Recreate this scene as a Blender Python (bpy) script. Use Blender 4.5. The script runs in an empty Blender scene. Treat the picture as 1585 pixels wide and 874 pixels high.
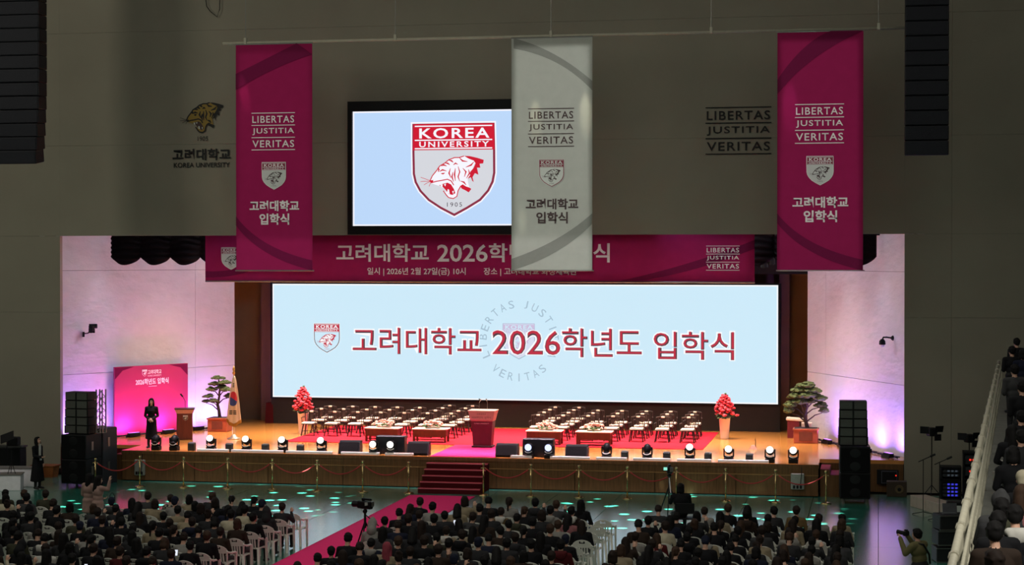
import bpy, bmesh, math, random
import numpy as np
from mathutils import Vector, Matrix, Euler
C = bpy.context.scene.collection
R = random.Random(7)
PI = math.pi
# ------------------------------------------------------------------ camera
F, CX, CY, Y0, H = 2903.0, 792.5, 437.0, 399.0, 7.5
YAW = math.atan(568 / F); PIT = math.atan((CY - Y0) / F)
cam = bpy.data.cameras.new('camera'); cam.sensor_width = 36; cam.lens = 36 * F / 1585
cam.clip_end = 300
camo = bpy.data.objects.new('camera', cam); C.objects.link(camo)
camo.location = (0, 0, H); camo.rotation_euler = (PI / 2 - PIT, 0, YAW)
bpy.context.scene.camera = camo
# ------------------------------------------------------------------ world, lights, exposure
sc = bpy.context.scene
w = bpy.data.worlds.new('hall_air'); sc.world = w; w.use_nodes = True
w.node_tree.nodes['Background'].inputs[0].default_value = (0.9, 1.0, 0.9, 1)
w.node_tree.nodes['Background'].inputs[1].default_value = 0.012
sc.view_settings.view_transform = 'Standard'; sc.view_settings.look = 'None'
sc.view_settings.exposure = 0.0; sc.view_settings.gamma = 1.0
sc.view_settings.use_curve_mapping = False
def aim(o, target):
    o.rotation_euler = (Vector(target) - o.location).to_track_quat('-Z', 'Y').to_euler()
def area(name, loc, target, sx, sy, power, col, spread=180):
    l = bpy.data.lights.new(name, 'AREA'); l.shape = 'RECTANGLE'; l.size = sx; l.size_y = sy
    l.energy = power; l.color = col; l.spread = math.radians(spread)
    o = bpy.data.objects.new(name, l); C.objects.link(o); o.location = loc; aim(o, target); return o
def spot(name, loc, target, ang, power, col, blend=0.4, rad=0.15):
    l = bpy.data.lights.new(name, 'SPOT'); l.spot_size = math.radians(ang); l.spot_blend = blend
    l.energy = power; l.color = col; l.shadow_soft_size = rad
    o = bpy.data.objects.new(name, l); C.objects.link(o); o.location = loc; aim(o, target); return o
def gobo(l, kind, hx=0.1, hy=0.1, soft=0.01, scale=60.0, thr=0.2):
    """a cut-out in the lamp: framing shutters (rect) or a breakup pattern (cells)"""
    l.use_nodes = True; nt = l.node_tree; em = nt.nodes['Emission']
    tc = nt.nodes.new('ShaderNodeTexCoord'); sp = nt.nodes.new('ShaderNodeSeparateXYZ'); nt.links.new(tc.outputs['Normal'], sp.inputs[0])
    def math_(op, a, b=None):
        n = nt.nodes.new('ShaderNodeMath'); n.operation = op
        for i, v in enumerate((a, b)):
            if v is None: continue
            if isinstance(v, (int, float)): n.inputs[i].default_value = v
            else: nt.links.new(v, n.inputs[i])
        return n.outputs[0]
    z = math_('ABSOLUTE', sp.outputs[2]); x = math_('DIVIDE', sp.outputs[0], z); y = math_('DIVIDE', sp.outputs[1], z)
    def ramp(v, a, b):
        n = nt.nodes.new('ShaderNodeMapRange'); n.interpolation_type = 'SMOOTHSTEP'; n.inputs[1].default_value = a; n.inputs[2].default_value = b
        n.inputs[3].default_value = 1; n.inputs[4].default_value = 0; nt.links.new(v, n.inputs[0]); return n.outputs[0]
    if kind == 'rect': m = math_('MULTIPLY', ramp(math_('ABSOLUTE', x), hx - soft, hx), ramp(math_('ABSOLUTE', y), hy - soft, hy))
    else:
        cb = nt.nodes.new('ShaderNodeCombineXYZ'); nt.links.new(x, cb.inputs[0]); nt.links.new(y, cb.inputs[1])
        vo = nt.nodes.new('ShaderNodeTexVoronoi'); vo.inputs['Scale'].default_value = scale; nt.links.new(cb.outputs[0], vo.inputs['Vector'])
        m = ramp(vo.outputs['Distance'], thr * .5, thr)
    nt.links.new(m, em.inputs['Strength'])
area('house_light_bank', (-14, 36, 21), (-14, 40, 0), 46, 26, 2600, (1.0, 0.98, 0.88))  # large unseen panel added overhead as ambient fill for the hall
area('stage_front_light', (-13.5, 58.95, 15.8), (-13.5, 60.75, 1), 21, 0.3, 700, (1.0, 0.74, 0.86), 15)  # added strip light, brightens the stage edge and the white tray
area('stand_light', (4.5, 15, 13), (2.0, 23, 4), 3, 3, 320, (1.0, 0.97, 0.88), 90)
area('house_light_left', (-38, 44, 19), (-24, 61, 10), 3, 3, 420, (1.0, 0.95, 0.8), 140)
area('stage_border_light', (-13.5, 64.2, 9.9), (-13.5, 65.2, 1), 22, 1.2, 1600, (1.0, 0.80, 0.62), 65)
area('stage_back_light', (-13.5, 67.4, 9.9), (-13.5, 66.4, 1), 17, 1.0, 1150, (1.0, 0.76, 0.54), 75)
for sx_, tx_ in ((-24.5, -27.2), (-2.6, 0.2)):
    area('wall_wash_light', (-13.5 + (sx_ + 13.5) * 0.55, 63.6, 9.7), (tx_, 65.0, 4.6), 4.0, 1.0, 190, (0.62, 0.80, 1.0), 120)
spot('pink_runner_light', (-13.3, 58.9, 15.5), (-13.3, 60.2, 1), 22, 4200, (1.0, 0.36, 0.44), 0.5)
o_ = spot('runner_spot', (-13.48, 46.0, 17.0), (-13.48, 46.0, 0), 76, 2300, (1.0, 0.86, 0.92), 0.1, 0.1)  # unseen spot added to brighten the floor runner, masked to its outline
gobo(o_.data, 'rect', 1.04 / 17, 11.6 / 17, 0.003)
# unseen spots added to brighten the hanging banners, each masked to its cloth
for bx_, e_, c_ in ((-19.32, 4600, (1, .9, .95)), (-10.16, 10500, (1, 1, .95)), (-1.8, 7600, (1, .92, .95))):
    o_ = spot('banner_spot', (bx_ * .6 - 3, 28, 15.5), (bx_, 58.5, 10.66), 40, e_, c_, 0.1, 0.1)
    D_ = (Vector((bx_, 58.5, 10.66)) - o_.location).length
    gobo(o_.data, 'rect', 1.27 / D_, 3.6 / D_, 0.004)
o_ = spot('stage_banner_spot', (-1.5, 5, 9.3), (-13.57, 62.3, 7.45), 40, 20000, (1, .93, .95), 0.1, 0.1)  # unseen spot added near the camera to brighten the wide banner
D_ = (Vector((-13.57, 62.3, 7.45)) - o_.location).length; gobo(o_.data, 'rect', 9.6 / D_, 0.78 / D_, 0.006)
for fx_, fy_ in ((-20.2, 54.2), (-5.6, 54.6)):
    o_ = spot('breakup_spot', (fx_ * .8 - 2.8, 51, 16.5), (fx_, fy_, 0), 33, 330000, (.80, 1.0, .93), 0.5, 0.01)
    gobo(o_.data, 'cells', scale=24.0, thr=0.27)
for lx_, lz_, ang_, e_, c_ in ((-10.68, 11.9, 6, 900, (1, .92, .62)), (-9.08, 12.1, 6, 1100, (1, .92, .66)), (-11.1, 8.7, 4, 500, (1, .95, .75)), (-20.35, 12.9, 5, 700, (1, .5, .75)), (-2.7, 12.2, 7, 600, (.95, .6, 1))):
    spot('beam_spot', (lx_ - (.9 if lx_ < -15 else .1), 57.0, lz_ + 4.6), (lx_, 58.45, lz_), ang_, e_, c_, 1.0, 0.02)  # unseen narrow spots added to put streaks of light on the banners
# ------------------------------------------------------------------ pixel <-> place helpers (the frame is 1585 x 874)
cyw, syw = math.cos(YAW), math.sin(YAW); cpt, spt = math.cos(PIT), math.sin(PIT)
RT = np.array([cyw, syw, 0]); FH = np.array([-syw, cyw, 0]); UPV = np.array([0, 0, 1.0])
FW = FH * cpt - UPV * spt; UU = FH * spt + UPV * cpt
def ray(px, py): return FW + (px - CX) / F * RT + (CY - py) / F * UU
def atz(px, py, z=0.0):
    d = ray(px, py); t = (z - H) / d[2]; return Vector((d[0] * t, d[1] * t, z))
def aty(px, py, Y):
    d = ray(px, py); t = Y / d[1]; return Vector((d[0] * t, Y, H + d[2] * t))
def onwall(px, py, a, b):
    n = np.array([b[1] - a[1], -(b[0] - a[0]), 0.0]); d = ray(px, py)
    t = (n @ np.array([a[0], a[1], 0.0])) / (n @ d); return Vector((d[0] * t, d[1] * t, H + d[2] * t))
def proj(p):
    v = np.array([p[0], p[1], p[2] - H]); f = v @ FW
    return CX + F * (v @ RT) / f, CY - F * (v @ UU) / f
# ------------------------------------------------------------------ materials
def lin(c):
    if isinstance(c, str): c = tuple(int(c[i:i + 2], 16) for i in (0, 2, 4))
    return tuple((x / 255 / 12.92 if x / 255 <= .04045 else ((x / 255 + .055) / 1.055) ** 2.4) for x in c)
MATS = {}
def M(name, col, rough=0.6, metal=0.0, emit=0.0, noise=0.12, scale=8.0, bump=0.0, stretch=None, spec=None, bscale=None):
    if name in MATS: return MATS[name]
    m = bpy.data.materials.new(name); MATS[name] = m; m.use_nodes = True
    nt = m.node_tree; b = nt.nodes['Principled BSDF']; c = lin(col)
    b.inputs['Roughness'].default_value = rough; b.inputs['Metallic'].default_value = metal
    if spec is not None: b.inputs['Specular IOR Level'].default_value = spec
    b.inputs['Base Color'].default_value = (*c, 1)
    m.diffuse_color = (*c, 1)
    if emit:
        b.inputs['Emission Color'].default_value = (*c, 1); b.inputs['Emission Strength'].default_value = emit
        b.inputs['Base Color'].default_value = (0.01, 0.01, 0.01, 1)
        return m
    if noise or bump:
        tc = nt.nodes.new('ShaderNodeTexCoord'); mp = nt.nodes.new('ShaderNodeMapping')
        nt.links.new(tc.outputs['Object'], mp.inputs['Vector'])
        if stretch: mp.inputs['Scale'].default_value = stretch
        nz = nt.nodes.new('ShaderNodeTexNoise'); nz.inputs['Scale'].default_value = scale; nz.inputs['Detail'].default_value = 4
        nt.links.new(mp.outputs[0], nz.inputs['Vector'])
        if noise:
            rp = nt.nodes.new('ShaderNodeMapRange'); rp.inputs[1].default_value = 0.25; rp.inputs[2].default_value = 0.75
            rp.inputs[3].default_value = 1 - noise; rp.inputs[4].default_value = 1 + noise
            nt.links.new(nz.outputs['Fac'], rp.inputs[0])
            mx = nt.nodes.new('ShaderNodeVectorMath'); mx.operation = 'SCALE'; mx.inputs[0].default_value = c
            nt.links.new(rp.outputs[0], mx.inputs['Scale']); nt.links.new(mx.outputs[0], b.inputs['Base Color'])
        if bump:
            src = nz
            if bscale:
                src = nt.nodes.new('ShaderNodeTexNoise'); src.inputs['Scale'].default_value = bscale; src.inputs['Detail'].default_value = 5
                nt.links.new(mp.outputs[0], src.inputs['Vector'])
            bp = nt.nodes.new('ShaderNodeBump'); bp.inputs['Strength'].default_value = bump; bp.inputs['Distance'].default_value = 0.06
            nt.links.new(src.outputs['Fac'], bp.inputs['Height']); nt.links.new(bp.outputs[0], b.inputs['Normal'])
    return m
def Mplaid():
    m = M('plaid_cloth', 'b0a890', 0.8, noise=0); nt = m.node_tree; b = nt.nodes['Principled BSDF']
    tc = nt.nodes.new('ShaderNodeTexCoord'); ck = nt.nodes.new('ShaderNodeTexChecker'); ck.inputs['Scale'].default_value = 16
    ck.inputs[1].default_value = (.32, .29, .22, 1); ck.inputs[2].default_value = (.02, .02, .025, 1)
    nt.links.new(tc.outputs['Object'], ck.inputs[0]); nt.links.new(ck.outputs[0], b.inputs['Base Color']); return m
m_black = M('black_powder_coat', '0c0c0e', 0.55, scale=30, spec=0.25)
m_blackgrille = M('black_grille', '070708', 0.8, scale=60, bump=0.3, spec=0.15)
m_greygrille = M('dark_grey_grille', '45463f', 0.7, scale=60, bump=0.3)
m_steel = M('brushed_steel', '8d8d88', 0.35, 0.9, noise=0.05)
m_brass = M('polished_brass', 'c9b27a', 0.22, 1.0, noise=0.05)
m_white = M('white_plastic', 'e2dfd4', 0.45, noise=0.05)
m_wallgrey = M('grey_beige_wall_paint', '8c8676', 0.85, noise=0.07, scale=0.6, bump=0.05, bscale=14)
m_joint = M('dark_joint', '2c2a26', 0.9)
m_plaster = M('white_textured_plaster', 'd4cfd4', 0.8, noise=0.05, scale=2.0, bump=1.0, bscale=1.6, stretch=(1, 1, 1.6))
m_brown = M('brown_back_wall', '94745c', 0.75, noise=0.1, scale=1.5)
m_wood = M('stage_front_wood', '67482a', 0.6, noise=0.3, scale=3, stretch=(6, 6, 0.5), spec=0.2)
m_woodtrim = M('stage_trim_wood', '8a683c', 0.55, noise=0.2, scale=3, spec=0.2)
m_floorwood = M('stage_floor_boards', 'cf8a44', 0.22, noise=0.16, scale=4, stretch=(0.35, 7, 1))
m_court = M('green_court_mat', '2c8570', 0.26, noise=0.1, scale=0.9, spec=1.0)
_b = m_court.node_tree.nodes['Principled BSDF']; _b.inputs['Coat Weight'].default_value = 1.0; _b.inputs['Coat Roughness'].default_value = 0.2; _b.inputs['Coat IOR'].default_value = 2.2
_b = m_floorwood.node_tree.nodes['Principled BSDF']; _b.inputs['Coat Weight'].default_value = 0.55; _b.inputs['Coat Roughness'].default_value = 0.12; _b.inputs['Coat IOR'].default_value = 1.5
m_redcarpet = M('red_stage_carpet', 'b01c30', 0.95, noise=0.1, scale=40, spec=0.1)
m_pinkcarpet = M('crimson_runner', 'd02c66', 0.95, noise=0.08, scale=40, spec=0.1)
m_stepcarpet = M('dark_red_step_carpet', '4c1418', 0.95, noise=0.12, scale=40, spec=0.1)
m_curtain = M('dark_maroon_velvet', '1f0a0c', 0.9, noise=0.25, scale=5)
m_banner = M('magenta_banner_cloth', '9a1c52', 0.7, noise=0.06, scale=3, spec=0.08)
m_bannerdark = M('dark_magenta_print', '701440', 0.7, noise=0.05, spec=0.08)
m_silver = M('silver_banner_cloth', 'aeb0a6', 0.5, noise=0.05, scale=3)
m_silverdark = M('grey_print', '7d7f76', 0.5, noise=0.04)
m_printwhite = M('white_print', 'e6e0dc', 0.6, noise=0)
m_printred = M('maroon_print', '7a1830', 0.6, noise=0)
m_printgrey = M('pale_grey_print', 'c4c8c0', 0.6, noise=0)
m_printdark = M('dark_brown_print', '3a2422', 0.6, noise=0)
m_letter = M('black_wall_letter', '0c0b0a', 0.7, noise=0)
m_tigergold = M('gold_wall_print', '8a6f1c', 0.6, noise=0.08)
m_led = M('led_screen_glow', (203, 234, 249), emit=1.0)
m_ledwhite = M('led_white_glow', (250, 252, 255), emit=1.0)
m_ledred = M('led_red_glow', (188, 44, 66), emit=1.0)
m_ledpink = M('led_pale_pink_glow', (203, 190, 220), emit=1.0)
m_ledgrey = M('led_grey_glow', (160, 190, 208), emit=1.0)
m_ledlilac = M('led_lilac_glow', (212, 222, 240), emit=1.0)
m_scr = M('screen_blue_glow', (188, 216, 250), emit=1.0)
m_scrred = M('screen_red_glow', (206, 14, 46), emit=1.0)
m_scrdark = M('screen_maroon_glow', (138, 40, 66), emit=1.0)
m_scrgrey = M('screen_grey_glow', (213, 215, 222), emit=1.0)
m_scrwhite = M('screen_white_glow', (246, 246, 255), emit=1.0)
m_screwdark = M('screen_dark_glow', (70, 60, 70), emit=1.0)
m_lens = M('lit_lens_white', (255, 250, 240), emit=2.2)
m_lensblue = M('lit_lens_blue', (196, 206, 255), emit=1.6)
m_purpleled = M('lit_purple_led', (190, 120, 255), emit=2.0)
m_redled = M('red_display_glow', (255, 50, 30), emit=1.2)
m_blueled = M('blue_display_glow', (60, 60, 220), emit=0.9)
m_phone = M('phone_screen_glow', (235, 240, 255), emit=1.0)
m_redwood = M('reddish_brown_wood', '6b2f22', 0.45, noise=0.2, scale=4, stretch=(4, 4, 0.6))
m_darkwood = M('dark_chair_wood', '2a1713', 0.4, noise=0.15, scale=9)
m_podtop = M('podium_face_wood', 'c49286', 0.5, noise=0.08)
m_cream = M('cream_cushion', 'e2d3c2', 0.7, noise=0.05)
m_tablecloth = M('pale_table_top', 'e3d2cb', 0.55, noise=0.05)
m_potred = M('red_brown_planter', 'a04d34', 0.55, noise=0.15, scale=6)
m_bark = M('tree_bark', '453a36', 0.9, noise=0.3, scale=14, bump=0.5)
m_leaf = M('pine_foliage', '4c5a30', 0.8, noise=0.35, scale=9)
m_leaf2 = M('green_leaves', '46603a', 0.7, noise=0.3, scale=12)
m_flower = M('red_poinsettia', 'd03548', 0.7, noise=0.25, scale=14)
m_pink = M('pale_pink_petals', 'e6a9a4', 0.7, noise=0.2, scale=20)
m_vase = M('white_ceramic', 'e4d4ca', 0.35, noise=0.03)
m_flag = M('cream_flag_silk', 'd8c7ac', 0.6, noise=0.05)
m_gold = M('gold_fringe', 'b88a3a', 0.5, 0.3, noise=0.15, scale=30)
m_flagred = M('flag_red', 'b5202c', 0.6); m_flagblue = M('flag_blue', '263a74', 0.6); m_flagblack = M('flag_black', '17151a', 0.7)
m_backdrop = M('magenta_backdrop_board', 'b0285e', 0.6, noise=0.04, scale=1.5)
m_orange = M('orange_plastic', '8a4a16', 0.6, noise=0.1)
m_paint = M('painted_white_box', 'f2eef2', 0.7, noise=0.06)
m_planks = M('pale_plank_box', 'b3a596', 0.7, noise=0.1, scale=4)
m_rail = M('cream_painted_rail', 'b5b09c', 0.45, noise=0.08, scale=6)
m_concrete = M('stand_concrete', '6d6d66', 0.85, noise=0.12, scale=2.5, bump=0.2)
m_rope = M('red_velvet_rope', 'a83030', 0.8, noise=0.1)
m_skin = M('skin', 'c79a82', 0.6, noise=0.05); m_eye = M('dark_eye', '1a1210', 0.4, noise=0); m_lip = M('lip', '9c5550', 0.5, noise=0)
m_shoe = M('dark_shoe', '1c1b1c', 0.6)
# ------------------------------------------------------------------ mesh helpers
def rotm(rx=0, ry=0, rz=0): return Euler((rx, ry, rz)).to_matrix().to_4x4()
class MB:
    def __init__(s): s.b = bmesh.new(); s.mi = 0
    def _fin(s, vs):
        for v in vs:
            for f in v.link_faces: f.material_index = s.mi
        return vs
    def box(s, c, d, rz=0, rx=0, ry=0, bev=0.0, mi=None):
        if mi is not None: s.mi = mi
        m = Matrix.Translation(c) @ rotm(rx, ry, rz) @ Matrix.Diagonal((d[0], d[1], d[2], 1))
        vs = bmesh.ops.create_cube(s.b, size=1, matrix=m)['verts']
        if bev:
            es = list({e for v in vs for e in v.link_edges})
            r = bmesh.ops.bevel(s.b, geom=es, offset=bev, segments=1, affect='EDGES')
            vs = r['verts']
        return s._fin(vs)
    def frustum(s, c, d0, d1, h, off=(0, 0), mi=None):
        if mi is not None: s.mi = mi
        vs = []
        for (dx, dy), z, o in ((d0, 0, (0, 0)), (d1, h, off)):
            for a, q in ((-1, -1), (1, -1), (1, 1), (-1, 1)):
                vs.append(s.b.verts.new((c[0] + o[0] + a * dx / 2, c[1] + o[1] + q * dy / 2, c[2] + z)))
        fs = [(3, 2, 1, 0), (4, 5, 6, 7)] + [(i, (i + 1) % 4, 4 + (i + 1) % 4, 4 + i) for i in range(4)]
        for f in fs: s.b.faces.new([vs[i] for i in f])
        return s._fin(vs)
    def cyl(s, p0, p1, r0, r1=None, n=10, mi=None):
        if mi is not None: s.mi = mi
        r1 = r0 if r1 is None else r1
        p0, p1 = Vector(p0), Vector(p1); d = p1 - p0; L = d.length
        m = Matrix.Translation((p0 + p1) / 2) @ d.to_track_quat('Z', 'Y').to_matrix().to_4x4()
        return s._fin(bmesh.ops.create_cone(s.b, cap_ends=True, segments=n, radius1=r0, radius2=r1, depth=L, matrix=m)['verts'])
    def sph(s, c, r, sc=(1, 1, 1), u=10, v=7, rot=None, mi=None):
        if mi is not None: s.mi = mi
        m = Matrix.Translation(c) @ (rot or Matrix.Identity(4)) @ Matrix.Diagonal((sc[0] * r, sc[1] * r, sc[2] * r, 1))
        return s._fin(bmesh.ops.create_uvsphere(s.b, u_segments=u, v_segments=v, radius=1, matrix=m)['verts'])
    def ico(s, c, r, sc=(1, 1, 1), sub=2, rot=None, jit=0.0):
        m = Matrix.Translation(c) @ (rot or Matrix.Identity(4)) @ Matrix.Diagonal((sc[0] * r, sc[1] * r, sc[2] * r, 1))
        vs = bmesh.ops.create_icosphere(s.b, subdivisions=sub, radius=1, matrix=m)['verts']
        if jit:
            cc = Vector(c)
            for v in vs: v.co = cc + (v.co - cc) * (1 + R.uniform(-jit, jit))
        return s._fin(vs)
    def lathe(s, prof, n=14, c=(0, 0, 0), mi=None):
        if mi is not None: s.mi = mi
        rings = []
        for r, z in prof:
            rings.append([s.b.verts.new((c[0] + r * math.cos(2 * PI * i / n), c[1] + r * math.sin(2 * PI * i / n), c[2] + z)) for i in range(n)])
        vs = [v for q in rings for v in q]
        for a, b in zip(rings, rings[1:]):
            for i in range(n): s.b.faces.new((a[i], a[(i + 1) % n], b[(i + 1) % n], b[i]))
        s.b.faces.new(rings[0][::-1]); s.b.faces.new(rings[-1])
        return s._fin(vs)
    def tube(s, pts, r, n=6, mi=None):
        if mi is not None: s.mi = mi
        pts = [Vector(p) for p in pts]; rings = []; rr = r if isinstance(r, (list, tuple)) else [r] * len(pts)
        for i, p in enumerate(pts):
            t = (pts[min(i + 1, len(pts) - 1)] - pts[max(i - 1, 0)]).normalized()
            a = t.cross(Vector((0, 0, 1)) if abs(t.z) < .95 else Vector((1, 0, 0))).normalized(); b = t.cross(a)
            rings.append([s.b.verts.new(p + (a * math.cos(2 * PI * k / n) + b * math.sin(2 * PI * k / n)) * rr[i]) for k in range(n)])
        for a, b in zip(rings, rings[1:]):
            for i in range(n): s.b.faces.new((a[i], a[(i + 1) % n], b[(i + 1) % n], b[i]))
        s.b.faces.new(rings[0][::-1]); s.b.faces.new(rings[-1])
        return s._fin([v for q in rings for v in q])
    def poly(s, pts, y=0.0, mi=None):           # flat polygon in the local XZ plane, facing -Y
        if mi is not None: s.mi = mi
        vs = [s.b.verts.new((p[0], y, p[1])) for p in pts]
        f = s.b.faces.new(vs); f.normal_update()
        if f.normal.y > 0: f.normal_flip()
        f.material_index = s.mi; return vs
    def stroke(s, pts, wd, y=0.0, mi=None, taper=False):
        if mi is not None: s.mi = mi
        L, n = [], len(pts)
        for i, p in enumerate(pts):
            a, b = pts[max(i - 1, 0)], pts[min(i + 1, n - 1)]
            dx, dz = b[0] - a[0], b[1] - a[1]; l = math.hypot(dx, dz) or 1
            k = wd / 2 * ((1 - abs(2 * i / (n - 1) - 1) * .7) if taper else 1)
            L.append((s.b.verts.new((p[0] - dz / l * k, y, p[1] + dx / l * k)), s.b.verts.new((p[0] + dz / l * k, y, p[1] - dx / l * k))))
        for a, b in zip(L, L[1:]):
            f = s.b.faces.new((a[0], b[0], b[1], a[1])); f.normal_update()
            if f.normal.y > 0: f.normal_flip()
            f.material_index = s.mi
    def grid(s, fn, nu, nv, thick=0.0, mi=None):
        if mi is not None: s.mi = mi
        g = [[s.b.verts.new(fn(i / nu, j / nv)) for j in range(nv + 1)] for i in range(nu + 1)]
        fs = []
        for i in range(nu):
            for j in range(nv): fs.append(s.b.faces.new((g[i][j], g[i + 1][j], g[i + 1][j + 1], g[i][j + 1])))
        for f in fs: f.material_index = s.mi
        if thick: bmesh.ops.solidify(s.b, geom=fs, thickness=thick)
        return g
    def build(s, name, mats, parent=None, smooth=False, loc=None, rz=None):
        me = bpy.data.meshes.new(name)
        bmesh.ops.recalc_face_normals(s.b, faces=[f for f in s.b.faces if len(f.verts) and not getattr(s, 'flat', False)]) if not getattr(s, 'flat', False) else None
        s.b.to_mesh(me); s.b.free()
        for m in (mats if isinstance(mats, (list, tuple)) else [mats]): me.materials.append(m)
        if smooth: me.shade_smooth()
        return link(name, me, parent, loc, rz)
def link(name, me, parent=None, loc=None, rz=None):
    o = bpy.data.objects.new(name, me); C.objects.link(o)
    if parent: o.parent = parent
    if loc: o.location = loc
    if rz: o.rotation_euler.z = rz
    return o
def flat():
    m = MB(); m.flat = True; return m
def tag(o, label=None, cat=None, group=None, kind=None):
    for k, v in (('label', label), ('category', cat), ('group', group), ('kind', kind)):
        if v: o[k] = v
    return o
def thing(name, label, cat, loc=(0, 0, 0), rz=0.0, group=None):
    o = bpy.data.objects.new(name, None); C.objects.link(o); o.location = loc; o.rotation_euler.z = rz
    o.empty_display_size = 0.1
    return tag(o, label, cat, group)
def struct(name, loc=None):
    o = bpy.data.objects.new(name, None); C.objects.link(o); o['kind'] = 'structure'
    if loc: o.location = loc
    return o
KIDS = {}
def kids(o): return [c for c in C.objects if c.parent == o] if o.name not in KIDS else KIDS[o.name]
def copy_tree(o, loc, rz=0.0, label=None, group=None):
    def cp(x, par, cache):
        c = x.copy(); C.objects.link(c)
        if par: c.parent = par
        for k in cache: cp(k[0], c, k[1])
        return c
    def tree(x): return [(k, tree(k)) for k in x.children]
    if o.name not in KIDS: KIDS[o.name] = tree(o)
    r = cp(o, None, KIDS[o.name]); r.location = loc; r.rotation_euler.z = rz
    if label: r['label'] = label
    if group: r['group'] = group
    return r
def text(body, x0, x1, z0, z1, mat, parent, name='lettering', y=-0.01, bold=0.0, space=1.0, rot=0.0):
    """flat lettering whose ink fills the local XZ box, facing -Y"""
    c = bpy.data.curves.new('t', 'FONT'); c.body = body; c.offset = bold; c.space_character = space; c.resolution_u = 3
    o = bpy.data.objects.new('t', c); C.objects.link(o); bpy.context.view_layer.update()
    me = bpy.data.meshes.new_from_object(o); bpy.data.objects.remove(o); bpy.data.curves.remove(c)
    co = np.array([v.co[:] for v in me.vertices]); a, b = co.min(0), co.max(0)
    sx = (x1 - x0) / (b[0] - a[0]); sz = (z1 - z0) / (b[1] - a[1])
    for v in me.vertices:
        X = x0 + (v.co.x - a[0]) * sx; Z = z0 + (v.co.y - a[1]) * sz
        if rot:
            cx, cz = (x0 + x1) / 2, (z0 + z1) / 2; dx, dz = X - cx, Z - cz
            X = cx + dx * math.cos(rot) - dz * math.sin(rot); Z = cz + dx * math.sin(rot) + dz * math.cos(rot)
        v.co = (X, y, Z)
    me.name = name; me.materials.clear(); me.materials.append(mat)
    for p in me.polygons: p.material_index = 0
    return link(name, me, parent)
# ------------------------------------------------------------------ the crest (shield, band, lettering, roaring tiger head)
def U(p): return ((p[0] - 441) / 700, (450 - p[1]) / 700)          # traced on a shield 700 units wide
SHIELD = [(90, 68), (787, 68), (793, 300), (794, 480), (780, 555), (742, 630), (672, 708), (560, 775), (447, 835), (330, 775), (225, 707), (150, 628), (110, 555), (94, 485), (90, 300)]
HEAD = [(240, 545), (262, 500), (300, 455), (325, 420), (370, 395), (400, 370), (450, 352), (490, 352), (530, 340), (580, 345), (640, 358), (625, 395), (605, 440), (588, 500), (560, 525), (565, 560), (575, 600), (540, 615), (500, 600), (480, 625), (470, 672), (440, 690), (400, 682), (378, 655), (355, 625), (385, 640), (350, 590), (320, 585), (280, 572), (250, 560)]
MANE = [(530, 338), (580, 341), (640, 355), (697, 373), (692, 402), (662, 405), (668, 437), (640, 437), (652, 495), (622, 482), (602, 515), (612, 555), (600, 545), (588, 515), (560, 528), (580, 500), (583, 470), (610, 440), (628, 400), (612, 378), (570, 362)]
MOUTH = [(318, 580), (350, 568), (390, 558), (420, 573), (445, 612), (457, 645), (432, 660), (400, 652), (375, 620), (350, 592)]
THROAT = [(495, 588), (520, 573), (545, 590), (575, 600), (592, 612), (570, 640), (540, 622), (513, 610)]
TEETH = [[(328, 574), (350, 572), (346, 604)], [(392, 612), (404, 616), (410, 655), (388, 640)], [(360, 572), (378, 566), (372, 590)], [(430, 630), (444, 625), (440, 655)]]
STRIPES = [[(415, 440), (403, 480), (420, 520)], [(437, 470), (428, 510), (442, 552)], [(457, 440), (450, 490), (457, 545)], [(480, 425), (494, 470), (480, 510), (494, 548)], [(440, 412), (458, 398), (478, 408)], [(520, 440), (547, 470), (533, 512)], [(568, 450), (577, 482), (550, 524)], [(368, 396), (392, 398), (410, 412)], [(400, 372), (425, 378), (440, 392)], [(338, 420), (360, 412), (385, 422)], [(490, 352), (518, 380), (560, 386)], [(545, 432), (590, 415), (614, 388)], [(320, 467), (348, 452), (382, 462)], [(335, 482), (352, 484), (368, 478)], [(500, 545), (530, 556), (548, 580)], [(310, 430), (318, 450), (310, 470)]]
OUTL = [[(240, 545), (262, 500), (300, 455), (325, 420), (370, 395), (400, 370), (450, 352), (490, 352), (530, 340)], [(250, 558), (300, 546), (340, 540), (390, 530), (422, 545), (444, 580)], [(355, 625), (380, 660), (400, 682), (440, 690), (470, 672), (480, 625), (500, 592)]]
WHISK = [[(245, 542), (200, 525), (162, 512)], [(240, 546), (200, 545), (160, 548)], [(242, 550), (215, 560), (190, 576)], [(250, 556), (240, 572), (234, 588)]]
NOSE = [(236, 540), (270, 535), (266, 560), (246, 556)]
def tiger(parent, S, cx, cz, y, dy, mhead, mink, mmouth, mtooth, whisk=True, sw=1.0):
    P = lambda pts: [(cx + U(p)[0] * S, cz + U(p)[1] * S) for p in pts]
    b = flat()
    b.poly(P(HEAD), y, 0); b.poly(P(MANE), y - dy, 1); b.poly(P(NOSE), y - dy, 1)
    b.poly(P(MOUTH), y - dy, 2); b.poly(P(THROAT), y - dy, 1)
    for t in TEETH: b.poly(P(t), y - 2 * dy, 3)
    for t in STRIPES: b.stroke(P(t), 13 * sw * S / 700, y - dy, 1, True)
    for t in OUTL: b.stroke(P(t), 8 * sw * S / 700, y - 1.5 * dy, 1)
    if whisk:
        for t in WHISK: b.stroke(P(t), 4 * S / 700, y - dy, 1)
    return b.build('tiger_head', [mhead, mink, mmouth, mtooth], parent)
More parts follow.
